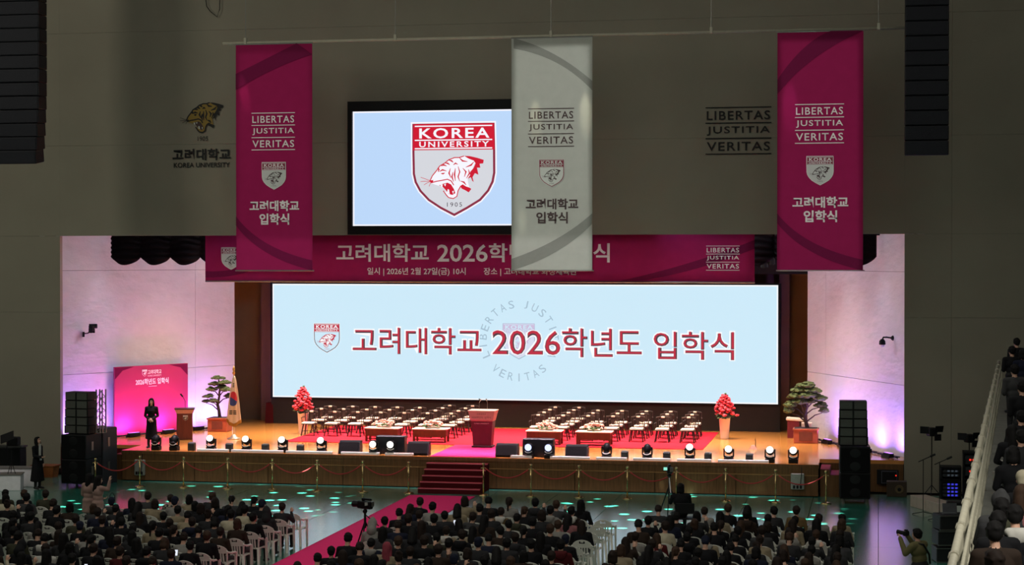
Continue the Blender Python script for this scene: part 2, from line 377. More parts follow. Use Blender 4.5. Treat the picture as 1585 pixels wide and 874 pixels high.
def crest(parent, S, cx, cz, y, mband, mline, mfield, mink, mtext, mhead=None, myear=None):
    dy = 0.004; P = lambda pts, k=1.0: [(cx + U(p)[0] * S * k, cz + U(p)[1] * S * k) for p in pts]
    b = flat()
    b.poly(P(SHIELD, 1.035), y, 3); b.poly(P(SHIELD), y - dy, 0); b.poly(P(SHIELD, 0.945), y - 2 * dy, 1)
    b.poly(P([(100, 72), (783, 72), (788, 288), (94, 288)]), y - 3 * dy, 2)
    for z in (90, 206, 275): b.poly(P([(112, z - 5), (768, z - 5), (768, z + 5), (112, z + 5)]), y - 4 * dy, 3)
    cr = b.build('crest', [mline, mfield, mband, mtext], parent)
    bx = lambda a, t, c, d: (cx + U((a, 0))[0] * S, cx + U((c, 0))[0] * S, cz + U((0, d))[1] * S, cz + U((0, t))[1] * S)
    text('KOREA', *bx(150, 107, 745, 192), mtext, cr, y=y - 4 * dy, bold=0.02, space=1.2)
    text('UNIVERSITY', *bx(150, 217, 742, 264), mtext, cr, y=y - 4 * dy, bold=0.02, space=1.3)
    text('1905', *bx(386, 722, 513, 757), myear or mink, cr, y=y - 4 * dy, space=1.3)
    tiger(cr, S, cx, cz, y - 3 * dy, dy, mhead or mtext, mink, mink, mtext, True, 1.0 if S > 1.5 else 1.9)
    return cr
def motto(parent, x0, x1, z0, z1, mat, y, name='motto'):
    """three lines LIBERTAS JUSTITIA VERITAS with four rules"""
    h = (z1 - z0) / 3; b = flat(); t = (z1 - z0) * 0.022
    for i in range(4):
        z = z0 + i * h; b.poly([(x0, z - t / 2), (x1, z - t / 2), (x1, z + t / 2), (x0, z + t / 2)], y)
    o = b.build(name, mat, parent); wd = x1 - x0
    for i, s in enumerate(('VERITAS', 'JUSTITIA', 'LIBERTAS')):
        text(s, x0 + wd * .02, x1 - wd * .02, z0 + i * h + h * .2, z0 + i * h + h * .78, mat, o, y=y, bold=0.012, space=1.15)
    return o
# ------------------------------------------------------------------ the room
YF, YS, SZ = 61.2, 59.5, 1.02                    # facade plane, stage thrust front, stage height
XL, XR = aty(93, 400, YF).x, aty(1400, 400, YF).x
ZT = aty(750, 363.5, YF).z                       # top of the proscenium opening
fl = struct('floor')
MB_ = MB(); MB_.box((-12, 30, -0.12), (76, 70, 0.12)); MB_.build('sub_floor', m_joint, fl)
mm = None
for i in range(-19, 13):
    for j in range(4):
        x, y = i * 2.0 + 1, 22 + j * 11.0
        if mm is None:
            b = MB(); b.box((0, 0, -0.03), (1.985, 10.985, 0.06)); o = b.build('floor_mat', m_court, fl); mm = o.data
        else: o = link('floor_mat', mm, fl)
        o.location = (x, y, 0)
wf = struct('wall_front')
cols = [-46, -36, XL, XR, aty(1473, 400, YF).x, 9, 20]
rows = [0.0, 5.6, ZT, 11.4, 15.3, 20.0]
for i in range(len(cols) - 1):
    for j in range(len(rows) - 1):
        if i == 2 and j < 2: continue
        x0, x1, z0, z1 = cols[i], cols[i + 1], rows[j], rows[j + 1]
        g = 0.006
        b = MB(); b.box(((x0 + x1) / 2, YF + 0.1, (z0 + z1) / 2), (x1 - x0 - (g if i != 2 else 0), 0.2, z1 - z0 - g)); b.build('wall_panel', m_wallgrey, wf)
b = MB()
for x0, x1, z0, z1 in ((cols[0], XL - .3, 0, 20), (XR + .3, cols[-1], 0, 20), (XL - .4, XR + .4, ZT + .3, 20)):
    b.box(((x0 + x1) / 2, YF + 0.25, (z0 + z1) / 2), (x1 - x0, 0.1, z1 - z0))
b.build('panel_backing', m_joint, wf)
b = MB(); b.box(((cols[0] + XL) / 2, YF - 0.02, 0.08), (XL - cols[0], 0.03, 0.16)); b.build('baseboard_left', m_black)['kind'] = 'structure'
b = MB(); b.box(((cols[-1] + XR) / 2 + 1, YF - 0.02, 0.08), (cols[-1] - XR - 2, 0.03, 0.16)); b.build('baseboard_right', m_black)['kind'] = 'structure'
# side walls of the stage, in panels
WL = ((-28.75, 61.3), (-24.45, 69.1)); WR = ((1.25, 61.3), (-2.55, 69.1))
for nm, (a, c), pxs, sgn in (('wall_left', WL, 231, 1), ('wall_right', WR, 1322, -1)):
    a, c = Vector((*a, 0)), Vector((*c, 0)); d = c - a; L = d.length; rz = math.atan2(d.y, d.x)
    wo = struct(nm); wo.location = (a.x, a.y, 0); wo.rotation_euler.z = rz
    us = (onwall(pxs, 500, a, c) - a).length
    for u0, u1 in ((0, us), (us, L)):
        for z0, z1 in ((SZ, 3.36), (3.36, 7.05), (7.05, 10.4)):
            b = MB(); b.box(((u0 + u1) / 2, sgn * 0.1, (z0 + z1) / 2), (u1 - u0 - 0.012, 0.2, z1 - z0 - 0.012)); b.build('wall_panel', m_plaster, wo)
    b = MB(); b.box((L / 2, sgn * 0.24, 5.7), (L, 0.06, 9.4)); b.build('panel_backing', m_joint, wo)
b = MB(); b.box((-13.5, 72.1, 5.2), (32, 0.2, 10.4)); wb = b.build('wall_back', m_brown); wb['kind'] = 'structure'
for px0, px1 in ((404, 424), (1206, 1222)):
    p0, p1 = aty(px0, 400, 71.4), aty(px1, 400, 71.4)
    b = MB(); b.box(((p0.x + p1.x) / 2, 71.7, 5.2), (p1.x - p0.x, 0.6, 10.4)); b.build('trim_1' if px0 < 500 else 'trim_2', m_brown)['kind'] = 'structure'
b = MB(); b.box((-13.5, 66.8, 10.5), (34, 11, 0.2)); b.build('ceiling', M('black_stage_ceiling', '121212', 0.9))['kind'] = 'structure'
# stage platform
st = struct('stage_platform')
b = MB(); b.box((-13.5, 66.82, SZ - 0.06), (30.5, 10.8, 0.12)); b.box(((XL + XR) / 2, 61.32, SZ - 0.06), (XR - XL - .02, 0.2, 0.12)); b.box((-13.45, 60.36, SZ - 0.06), (23.2, 1.72, 0.12)); b.build('stage_floor', m_floorwood, st)
b = MB(); b.box((-13.5, 66.85, 0.45), (30, 10.7, 0.9)); b.box((-13.45, 60.4, 0.45), (22.9, 1.7, 0.9)); b.build('stage_core', m_black, st)
x = -25.05
pw = (23.2) / 9
for i in range(9):
    xa, xb = x + i * pw, x + (i + 1) * pw
    b = MB(); b.box(((xa + xb) / 2, YS + 0.02, 0.34), (pw - 0.02, 0.06, 0.62)); b.build('front_panel', m_wood, st)
    b = MB(); b.box(((xa + xb) / 2, YS + 0.02, 0.79), (pw - 0.006, 0.06, 0.22)); b.build('front_panel', m_wood, st)
b = MB(); b.box((-13.45, YS, 0.672), (23.2, 0.05, 0.03)); b.build('panel_moulding', m_woodtrim, st)
b = MB(); b.box((-13.45, YS + .005, 0.955), (23.24, 0.07, 0.11)); b.build('stage_edge', m_wood, st)
for xa, xb in ((XL + .02, -25.1), (-1.8, XR - .02)):
    b = MB(); b.box(((xa + xb) / 2, 61.2, 0.45), (xb - xa, 0.06, 0.9)); b.build('front_panel', m_stepcarpet if xa < -20 else m_wood, st)
# white cable tray along the stage edge, in lengths between the fixtures
tr = thing('cable_tray', 'long low white cable tray along the front edge of the stage', 'cable tray', (-13.45, 59.585, SZ))
for x0, x1 in ((-22.4, -21.3), (-21.2, -19.4), (-19.3, -17.7), (-17.4, -16.1), (-15.9, -14.95), (-11.7, -11.0), (-10.4, -9.1), (-8.9, -7.9), (-7.7, -6.5), (-6.3, -5.2), (-5.0, -3.4)):
    b = MB(); b.box(((x0 + x1) / 2 + 13.45, 0, 0.045), (x1 - x0, 0.12, 0.09), bev=0.01); b.build('tray_cover', M('white_tray', 'f6f2ee', 0.4, noise=0.02), tr)
# carpets
b = MB(); b.box((-13.2, 66.5, SZ + 0.008), (14.75, 6.4, 0.016)); tag(b.build('stage_carpet', m_redcarpet), 'wide red carpet under the chair rows on the stage', 'carpet')
b = MB(); b.box((-13.3, 61.4, SZ + 0.008), (2.15, 3.75, 0.016)); tag(b.build('stage_runner', m_pinkcarpet), 'crimson carpet runner from the stage edge to the podium', 'carpet')
b = MB(); b.box((-13.48, 45.1, 0.008), (2.1, 24.8, 0.016)); tag(b.build('floor_runner', m_pinkcarpet), 'long crimson carpet runner on the green floor leading to the stage steps', 'carpet')
# central steps
cs = thing('carpeted_steps', 'dark red carpeted wooden steps up to the middle of the stage', 'steps', (-13.4, 58.8, 0))
for i in range(5):
    d = 0.29 * (5 - i); z1 = 0.17 * (i + 1)
    b = MB(); b.box((0, YS - 58.8 - d / 2 - 0.04, 0.17 * i + 0.085), (2.02, d, 0.165)); b.build('step', m_stepcarpet, cs)
    b = MB(); b.box((0, YS - 58.8 - d - 0.03, z1 - 0.012), (2.03, 0.05, 0.03)); b.build('step_nosing', M('pink_nosing', 'c0606a', 0.7, noise=0.05), cs)  # pink strip paints the light caught along each tread edge
for nm, x0, dr, lab in (('l', -25.08, -1, 'red carpeted side steps at the left end of the stage'), ('r', -1.80, 1, 'red carpeted side steps at the right end of the stage')):
    t = thing('side_steps', lab, 'steps', (x0, 60.35, 0))
    for i in range(5):
        b = MB(); w_ = 0.3; b.box((dr * (i + .5) * w_, 0, (5 - i) * 0.085), (w_, 1.4, (5 - i) * 0.17)); b.build('step', m_wood, t)
        b = MB(); b.box((dr * (i + .5) * w_, 0, (5 - i) * 0.17 + .006), (w_ - .01, 1.36, 0.012)); b.build('step_carpet', M('side_step_carpet', '8a2a3c', .95), t)
# valance of scalloped swags
va = thing('valance_curtain', 'dark maroon scalloped velvet valance across the top of the stage opening', 'curtain', (-13.5, 63.6, 0))
vx0, vx1 = -27.15, -0.1; nsw = 24; sw = (vx1 - vx0) / nsw; me = None
for i in range(nsw):
    if me is None:
        b = MB()
        def fn(u, v):
            drop = 0.78 + 0.30 * math.sin(PI * u) ** 0.8
            fold = 0.05 * math.sin(v * 30 + math.sin(PI * u) * 6)
            return ((u - .5) * sw * 1.04, -0.12 * math.sin(PI * u) * (0.4 + v) + fold, -v * drop)
        b.grid(fn, 14, 18, 0.02); o = b.build('swag', m_curtain, va, True); me = o.data
    else: o = link('swag', me, va)
    o.location = (vx0 + (i + .5) * sw + 13.5, 0.0, 8.32); 
b = MB(); b.box((0, 0.1, 9.2), (vx1 - vx0, 0.05, 1.9)); b.build('pelmet_cloth', m_curtain, va)
# fly-space drapes and lights behind the banner
b = MB(); b.box((-13.5, 69.9, 8.65), (22.5, 0.1, 3.5)); tag(b.build('border_drape', M('black_drape', '0d0c0f', 0.95), None), 'black border drape hanging above the wide video wall', 'curtain')
# ------------------------------------------------------------------ screens
YL = 70.3
a, c = aty(422, 440, YL), aty(1204.5, 619.5, YL)
lw = thing('video_wall', 'wide glowing pale blue video wall with red lettering at the back of the stage', 'screen', ((a.x + c.x) / 2, YL, SZ))
def lx(px): return aty(px, 440, YL).x - lw.location.x
def lz(py, px=800): return aty(px, py, YL).z - SZ
lx0, lx1, lz0, lz1 = lx(422), lx(1204.5), lz(619.5), lz(440)
b = MB(); b.box(((lx0 + lx1) / 2, 0.15, (lz0 + lz1) / 2), (lx1 - lx0 + .2, 0.26, lz1 - lz0 + .12)); b.build('cabinet', m_black, lw)
b = MB(); b.box(((lx0 + lx1) / 2, 0.01, (lz0 + lz1) / 2), (lx1 - lx0, 0.02, lz1 - lz0)); b.build('display', m_led, lw)
b = MB(); b.box(((lx0 + lx1) / 2, 0.2, lz0 / 2 - .03), (lx1 - lx0 + .15, 0.3, lz0 - .06)); b.build('skirt', M('black_skirt_cloth', '231d1c', 0.9, noise=0.1), lw)
b = flat()
e = 0.05
for q in (((lx0, lz1 - e), (lx1, lz1)), ((lx0, lz0), (lx1, lz0 + e)), ((lx0, lz0), (lx0 + e, lz1)), ((lx1 - e, lz0), (lx1, lz1))):
    b.poly([(q[0][0], q[0][1]), (q[1][0], q[0][1]), (q[1][0], q[1][1]), (q[0][0], q[1][1])], -0.003)
b.build('bright_edge', m_ledwhite, lw)
ct = crest(lw, (lx(828) - lx(778)), lx(803), lz(528) , -0.004, m_ledpink, m_ledgrey, m_ledlilac, m_ledpink, m_led, m_led)
ring = flat(); ring.poly([(lx(803) - .001, lz(528)), (lx(803) + .001, lz(528)), (lx(803), lz(528) + .001)], -.003); ring = ring.build('motto_ring', m_ledgrey, lw)
def around(s, a0, a1, rad, inward):
    for i, ch in enumerate(s):
        an = math.radians(a0 + (a1 - a0) * i / (len(s) - 1)); X = lx(803) + rad * math.cos(an); Z = lz(527) + rad * math.sin(an)
        wd = {'I': .045, 'J': .12}.get(ch, .21)
        text(ch, X - wd / 2, X + wd / 2, Z - .15, Z + .15, m_ledgrey, ring, y=-0.006, rot=an - PI / 2 if not inward else an + PI / 2)
rr = (lx(859) - lx(803))
around('LIBERTAS', 203, 102, rr, False); around('JUSTITIA', 78, -23, rr, False); around('VERITAS', 230, 311, rr, True)
crest(lw, lx(526) - lx(486.5), lx(506), lz(525.5) , -0.02, m_ledred, m_screwdark, m_led, m_ledred, m_ledwhite, m_ledwhite)
# lettering: white outline under a red face
SL = 'red_lettering'
def ledtext(s, px0, px1, py0, py1):
    a_ = (lx(px0), lx(px1), lz(py1), lz(py0))
    text(s, a_[0] - .05, a_[1] + .05, a_[2] - .05, a_[3] + .05, m_ledwhite, lw, 'lettering_outline', -0.024, 0.05)
    text(s, a_[0] + .015, a_[1] + .015, a_[2] - .015, a_[3] - .015, m_screwdark, lw, 'lettering_shade', -0.027, 0.012)
    text(s, *a_, m_ledred, lw, 'lettering', -0.030, -0.008)
ledtext('고려대학교', 546, 745, 508, 549); ledtext('2026', 762, 867, 511, 548)
ledtext('학년도', 870, 993, 507, 551); ledtext('입학식', 1012, 1136, 511, 553)
# upper screen on the facade
a, c = aty(538, 155, 60.95), aty(862, 363, 60.95)
us_ = thing('wall_screen', 'glowing wall screen with a large red crest in a black frame above the stage', 'screen', ((a.x + c.x) / 2, 61.17, c.z))
fx = lambda px: aty(px, 300, 60.95).x - us_.location.x
fz = lambda py: aty(700, py, 60.95).z - us_.location.z
b = MB()
ox0, ox1, oz0, oz1 = fx(538), fx(862), fz(362.5), fz(154.5); ix0, ix1, iz0, iz1 = fx(545), fx(856), fz(349), fz(170)
for q in ((ox0, ix0, oz0, oz1), (ix1, ox1, oz0, oz1), (ix0, ix1, oz0, iz0), (ix0, ix1, iz1, oz1)):
    b.box(((q[0] + q[1]) / 2, -0.11, (q[2] + q[3]) / 2), (q[1] - q[0], 0.24, q[3] - q[2]))
b.build('frame', m_black, us_)
b = MB(); b.box(((ix0 + ix1) / 2, -0.06, (iz0 + iz1) / 2), (ix1 - ix0, 0.1, iz1 - iz0)); b.build('display', m_scr, us_)
b = flat(); e = .05
for q in (((ix0, iz1 - e), (ix1, iz1)), ((ix0, iz0), (ix1, iz0 + e)), ((ix0, iz0), (ix0 + e, iz1))):
    b.poly([(q[0][0], q[0][1]), (q[1][0], q[0][1]), (q[1][0], q[1][1]), (q[0][0], q[1][1])], -0.114)
b.build('bright_edge', m_scrwhite, us_)
crest(us_, fx(765) - fx(637), fx(701), fz(262), -0.116, m_scrred, m_scrdark, m_scrgrey, m_scrred, m_scrwhite, m_scrwhite, m_screwdark)
# ------------------------------------------------------------------ hanging banners and their bar
YB = 58.5
bar = thing('banner_bar', 'long thin white steel pipe hung on wires, carrying the three tall banners', 'pipe', (aty(880, 55, YB).x, YB, aty(880, 55, YB).z))
zb = bar.location.z; bx0, bx1 = aty(345, 60, YB).x - bar.location.x, aty(1402, 60, YB).x - bar.location.x
b = MB(); b.cyl((bx0, 0, 0), (bx1, 0, 0), 0.045); b.build('pipe', m_rail, bar, True)
for px in (380, 612, 853, 1101, 1360):
    xw = aty(px, 50, YB).x - bar.location.x
    b = MB(); b.cyl((xw, 0, 0.05), (xw, 0, 5.5), 0.012, n=6); b.build('hanging_wire', m_steel, bar)
    b = MB(); b.box((xw, 0, 0.06), (0.09, 0.12, 0.2), bev=0.01); b.build('clamp', m_rail, bar)
def banner(px0, px1, pyt, lab, mcl, mdk, ink, emb, arcs):
    a, c = aty(px0, 300, YB), aty(px1, 300, YB); xc = (a.x + c.x) / 2; W = c.x - a.x
    ztop = zb - 0.05; zbot = aty((px0 + px1) / 2, 418.5, YB).z
    t = thing('hanging_banner', lab, 'banner', (xc, YB - .03, zbot)); Hh = ztop - zbot
    b = MB(); b.box((0, 0, Hh / 2), (W, 0.012, Hh)); b.build('cloth', mcl, t)
    b = MB(); b.cyl((-W / 2 - .03, 0, 0.0), (W / 2 + .05, 0, 0), 0.022); b.build('bottom_rod', m_steel, t)
    b = MB(); b.cyl((-W / 2 - .02, 0, Hh), (W / 2 + .02, 0, Hh), 0.022); b.build('top_rod', m_steel, t)
    yy = -0.03
    for pts0, pts1 in arcs:
        b = flat(); n = 14; A, B = [], []
        for k in range(n + 1):
            q = k / n
            f = lambda P: ((P[0][0] * (1 - q) ** 2 + 2 * P[1][0] * q * (1 - q) + P[2][0] * q * q - .5) * W, (P[0][1] * (1 - q) ** 2 + 2 * P[1][1] * q * (1 - q) + P[2][1] * q * q) * Hh)
            A.append(f(pts0)); B.append(f(pts1))
        for k in range(n): b.poly([A[k], A[k + 1], B[k + 1], B[k]], yy + .006)
        b.build('printed_arc', mdk, t)
    hx = lambda px: aty(px, 300, YB).x - xc
    s = (px1 - px0) / 125.5; pc = (px0 + px1) / 2
    Z = lambda f: f * Hh      # fractions of the banner height from below
    motto(t, -W * .30 + .02, W * .27 + .02, Z(.533), Z(.695), ink, yy)
    crest(t, W * .305, 0.0, Z(.418), yy, m_printred, m_printred if emb else m_printgrey, m_printgrey, m_printdark, m_printwhite if not emb else m_printgrey, m_printgrey)
    text('고려대학교', -W * .32, W * .33, Z(.262), Z(.309), ink, t, y=yy, bold=0.03)
    text('입학식', -W * .19, W * .20, Z(.202), Z(.252), ink, t, y=yy, bold=0.03)
    return t
up = (((0, .74), (.35, .90), (1, 1.0)), ((0, .80), (.3, .96), (.62, 1.0)))
dn = (((0, .24), (.3, .10), (1, .045)), ((0, .20), (.3, .06), (1, .0)))
banner(366, 484, 70, 'leftmost tall magenta banner with white motto, crest and Korean lettering', m_banner, m_bannerdark, m_printwhite, False, (dn, (((0, .80), (.5, .9), (1, .95)), ((0, .87), (.5, .95), (.8, 1.0)))))
banner(792, 917, 65, 'silver grey tall banner with dark lettering hanging in the middle', m_silver, m_silverdark, m_printdark, True,
       ((((.03, 1.0), (.55, .95), (1, .81)), ((.03, .955), (.6, .92), (1, .77))), (((0, .0), (.6, .06), (1, .20)), ((0, .05), (.6, .12), (1, .245)))))
banner(1203, 1336, 52, 'rightmost tall magenta banner with white motto, crest and Korean lettering', m_banner, m_bannerdark, m_printwhite, False, (up, dn))
# wide banner over the stage opening
YW = 62.3
a, c = aty(318, 400, YW), aty(1168, 400, YW); wx = (a.x + c.x) / 2
wbz0, wbz1 = aty(740, 436, YW).z, aty(740, 360, YW).z
wbn = thing('stage_banner', 'wide magenta banner with the ceremony title across the top of the stage opening', 'banner', (wx, YW, wbz0))
b = MB(); b.box((0, 0, (wbz1 - wbz0) / 2), (c.x - a.x, 0.02, wbz1 - wbz0)); b.build('cloth', m_banner, wbn)
b = MB(); b.cyl((a.x - wx, 0, 0), (c.x - wx, 0, 0), 0.03); b.build('bottom_rod', m_steel, wbn)
for k in range(-3, 4):
    b = MB(); b.cyl((k * 2.9, 0, wbz1 - wbz0), (k * 2.9, 0, 10.4 - wbz0), .012, n=6); b.build('hanging_wire', m_steel, wbn)
hx = lambda px: aty(px, 400, YW).x - wx
hz = lambda py: aty(740, py, YW).z - wbz0
text('고려대학교', hx(521), hx(664), hz(405), hz(377), m_printwhite, wbn, y=-.03, bold=.02)
text('2026', hx(677), hx(755), hz(405), hz(378), m_printwhite, wbn, y=-.03, bold=.015)
text('학년도', hx(757), hx(846), hz(405.5), hz(376.5), m_printwhite, wbn, y=-.03, bold=.02)
text('입학식', hx(859), hx(944), hz(406), hz(376.5), m_printwhite, wbn, y=-.03, bold=.02)
text('일시 | 2026년 2월 27일(금) 10시', hx(569), hx(721), hz(427), hz(414), m_printwhite, wbn, y=-.03, bold=.01)
text('장소 | 고려대학교 화정체육관', hx(749), hx(893), hz(427), hz(414), m_printwhite, wbn, y=-.03, bold=.01)
motto(wbn, hx(1093), hx(1145), hz(417.5), hz(381), m_printwhite, -.03)
crest(wbn, hx(372) - hx(343), hx(358), hz(400), -.03, m_printred, m_printgrey, m_printgrey, m_printdark, m_printwhite, m_printgrey)
for A0, B0 in ((((318, 430), (380, 432), (430, 398)), ((318, 420), (375, 424), (410, 390))), (((990, 434), (1080, 420), (1168, 385)), ((960, 434), (1070, 410), (1168, 372)))):
    b = flat(); n = 10; f = lambda P, q: (hx(P[0][0] * (1 - q) ** 2 + 2 * P[1][0] * q * (1 - q) + P[2][0] * q * q), hz(P[0][1] * (1 - q) ** 2 + 2 * P[1][1] * q * (1 - q) + P[2][1] * q * q))
    for k in range(n): b.poly([f(A0, k / n), f(A0, (k + 1) / n), f(B0, (k + 1) / n), f(B0, k / n)], -.014)
    b.build('printed_arc', m_bannerdark, wbn)
# lettering on the facade wall
Yw = YF - 0.02
t = thing('wall_emblem', 'gold and black roaring tiger emblem with black lettering on the grey wall at upper left', 'emblem', (aty(312, 200, Yw).x, Yw, aty(312, 260, Yw).z))
wx_ = lambda px: aty(px, 200, Yw).x - t.location.x
wz_ = lambda py: aty(312, py, Yw).z - t.location.z
S = (wx_(345) - wx_(278)) * 700 / 537
tiger(t, S, wx_(312) + S * .02, wz_(182) + S * (515 - 450) / 700, -0.01, 0.004, m_tigergold, m_letter, m_printdark, m_printgrey, True, 1.9)
text('1905', wx_(306), wx_(322), wz_(218), wz_(211), m_letter, t, y=-.01)
text('고려대학교', wx_(267), wx_(357), wz_(248), wz_(230), m_letter, t, y=-.01, bold=.03)
text('KOREA UNIVERSITY', wx_(269), wx_(356), wz_(259), wz_(251.5), m_letter, t, y=-.01, bold=.02)
t = thing('wall_motto', 'three lines of black motto lettering with rules on the grey wall at upper right', 'lettering', (aty(1143, 200, Yw).x, Yw, aty(1143, 238, Yw).z))
motto(t, aty(1092, 200, Yw).x - t.location.x, aty(1194, 200, Yw).x - t.location.x, 0, aty(1143, 166, Yw).z - t.location.z, m_letter, -.01)
# ------------------------------------------------------------------ loudspeakers
def cabinet(b, c, w_, d, h, rx=0):
    b.box(c, (w_, d, h), rx=rx, bev=0.015)
def line_array(name, px0, px1, n, pyb, lab, curve):
    a, c = aty(px0, pyb, 57.0), aty(px1, pyb, 57.0); W = c.x - a.x
    t = thing(name, lab, 'speaker', ((a.x + c.x) / 2, 57, a.z))
    h = 0.44; z = 0.0; y = 0.0; ang = 0.0
    segs = []
    for i in range(n):
        ang = curve * max(0, 1 - i / 6.0)
        segs.append((y, z + h / 2, ang)); z += h * math.cos(ang); y += h * math.sin(ang)
    for i, (yy, zz, an) in enumerate(segs):
        b = MB(); b.box((0, yy, zz), (W, 0.62, h - .015), rx=an, bev=.02)
        cb = b.build('speaker_cabinet', M('navy_black_cabinet', '0b0d16', .6), t)
        b = MB(); b.box((0, yy - .315 * math.cos(an), zz - .315 * math.sin(an)), (W - .08, .02, h - .07), rx=an); b.build('grille', M('navy_black_grille', '0a0c18', .75, scale=60, bump=.3), cb)
    b = MB(); b.cyl((-.3, segs[-1][0], z), (-.3, segs[-1][0], z + 4), .02, n=6); b.cyl((.3, segs[-1][0], z), (.3, segs[-1][0], z + 4), .02, n=6); b.build('hanging_chain', m_steel, t)
    b = MB(); b.box((0, segs[-1][0], z + .04), (W * .8, .5, .08)); b.build('flying_frame', m_black, t)
line_array('line_array_speaker', -9, 62, 15, 253, 'dark hanging line array loudspeaker at the upper left edge', 0.16)
line_array('line_array_speaker', 1400, 1468, 14, 241, 'dark hanging line array loudspeaker at the upper right', 0.04)
def ground_stack(x, y, rz, lab, truss):
    t = thing('speaker_stack', lab, 'speaker', (x, y, 0), rz)
    for i in range(2):
        b = MB(); b.box((0, 0, .16 + .80 * i + .395), (.92, 1.0, .79), bev=.02); s_ = b.build('subwoofer', m_black, t)
        b = MB(); b.box((0, -.505, .16 + .80 * i + .395), (.84, .02, .71)); b.build('grille', m_blackgrille, s_)
        b = MB()
        for q in (-.2, .2): b.sph((0, -.515, .555 + .80 * i + q), .17, (1, .08, .8), 14, 6)
        b.build('speaker_cone', m_black, s_)
        b = MB(); b.box((.465, -.1, .57 + .80 * i), (.02, .12, .28)); b.build('side_handle', m_steel, s_)
    for i in range(5):
        b = MB(); b.box((-.05, .05, 1.765 + .272 * i + .136), (.9 - .02 * i, .55, .262), bev=.012); s_ = b.build('array_module', m_black, t)
        b = MB()
        for q in (-1, 1): b.box((-.05 + q * .21, -.235, 1.765 + .272 * i + .136), (.36, .02, .23))
        b.build('grille', m_greygrille, s_)
    b = MB()
    for q in (-.35, .35):
        for k in (-.3, .3): b.cyl((q, k, 0), (q, k, .16), .05)
    b.build('caster', M('grey_caster', '6b655c', .6), t)
    if truss:
        b = MB()
        for dx, dy in ((.50, .1), (.50, .32), (.72, .1), (.72, .32)): b.cyl((dx, dy, 1.78), (dx, dy, 3.2), .025, n=6)
        for k in range(6):
            z = 1.78 + k * .23; b.cyl((.5, .1, z), (.72, .1, z + .24), .014, n=5); b.cyl((.5, .32, z + .24), (.72, .32, z), .014, n=5); b.cyl((.5, .1, z), (.72, .32, z), .012, n=5)
        b.build('truss_frame', m_steel, t)
    return t
ground_stack(-25.62, 57.5, -0.12, 'black loudspeaker stack standing on the floor left of the stage', True)
q = copy_tree  # right-hand stack is built afresh because it has no truss beside it
ground_stack(-.72, 58.5, 0.05, 'black loudspeaker stack standing on the floor right of the stage', False)
t = thing('side_subwoofer', 'tall dark loudspeaker cabinet close behind the left floor stack', 'speaker', (-25.5, 58.62, 0), -.12)
b = MB(); b.box((0, 0, .93), (.86, .92, 1.86), bev=.02); b.build('cabinet', M('grey_black_cabinet', '26252b', .6), t)
for z in (1.4, .6): b = MB(); b.box((.435, -.1, z), (.02, .12, .3)); b.build('side_handle', m_steel, t)
# ------------------------------------------------------------------ stage lights along the front edge
def make_mover():
    t = thing('moving_head_light', 'x', 'stage light', (0, 0, 0), 0, 'moving head lights along the stage edge')
    b = MB(); b.box((0, 0, .07), (.30, .26, .14), bev=.02); b.build('base', m_black, t)
    b = MB(); b.box((0, 0, .16), (.30, .1, .05))
    for s in (-1, 1): b.box((s * .15, 0, .29), (.04, .1, .26), bev=.01)
    b.build('yoke', m_black, t)
    return t
mv0 = make_mover(); used = [False]
def head(t, tilt, lens):
    b = MB(); m = Matrix.Translation((0, 0, .36)) @ rotm(tilt)
    vs = b.sph((0, 0, 0), .13, (1, 1.35, 1), 14, 9); bmesh.ops.transform(b.b, matrix=m, verts=vs); h = b.build('lamp_head', m_black, t, True)
    b = MB(); vs = b.cyl((0, -.15, 0), (0, -.185, 0), .105, .112, 16); bmesh.ops.transform(b.b, matrix=m, verts=vs); b.build('lens', lens, h)
    b = MB(); b.tube([(-.115, -.14, .235), (-.06, -.16, .195), (0, -.165, .185), (.06, -.16, .195), (.115, -.14, .235)], .016, 5); b.build('white_rim', m_printwhite, t)
def mover(px, py, tilt, lens, lab, Y=59.82):
    x_ = aty(px, py, Y).x
    t = mv0 if not used[0] else copy_tree(mv0, (0, 0, 0)); used[0] = True
    t.location = (x_, Y, SZ); t['label'] = lab; return t
KIDS[mv0.name] = [(k, []) for k in mv0.children]
specs = [(242, .9, m_black, 'first moving head light from the left end of the stage edge, lamp dark'), (270, .9, m_black, 'second moving head light from the left stage end, lamp tilted and dark'),
 (327, -.5, m_lens, 'third moving head light from the left stage end, before the left planter'), (382, -.5, m_lens, 'moving head light on the stage edge beside the foot of the flag'),
 (438, -.5, m_lens, 'moving head light on the stage edge left of the left flower vase'), (498, -.5, m_lens, 'moving head light on the stage edge left of the leftmost wedge monitor'),
 (939, 1.2, m_black, 'moving head light with dark lamp right of the rightmost wedge monitor'), (1002, 1.2, m_black, 'moving head light with dark lamp before the right chair group'),
 (1068, -.6, m_lens, 'moving head light with white lamp at the right corner of the red carpet'), (1128, -.35, m_lens, 'moving head light with bright lamp in front of the right flower vase'),
 (1192, -.35, m_lens, 'second bright moving head light from the right end of the stage'), (1228, -.35, m_lens, 'bright moving head light at the right end of the stage edge')]
heads = []
for px, tl, ln, lab in specs:
    heads.append((mover(px, 700, tl, ln, lab), tl, ln))
for t, tl, ln in heads: head(t, tl, ln)
for px, lab in ((579, 'lit moving head light in front of the left end of the left black prompter box'), (606, 'lit moving head light in front of the middle of the left black prompter box'),
                (819, 'bluish lit moving head light before the left half of the right prompter box'), (850, 'bluish lit moving head light before the right half of the right prompter box')):
    t = mover(px, 690, 0, m_lensblue, lab, 59.7); head(t, 0.0, m_lens if px < 700 else m_lensblue)
fb = None
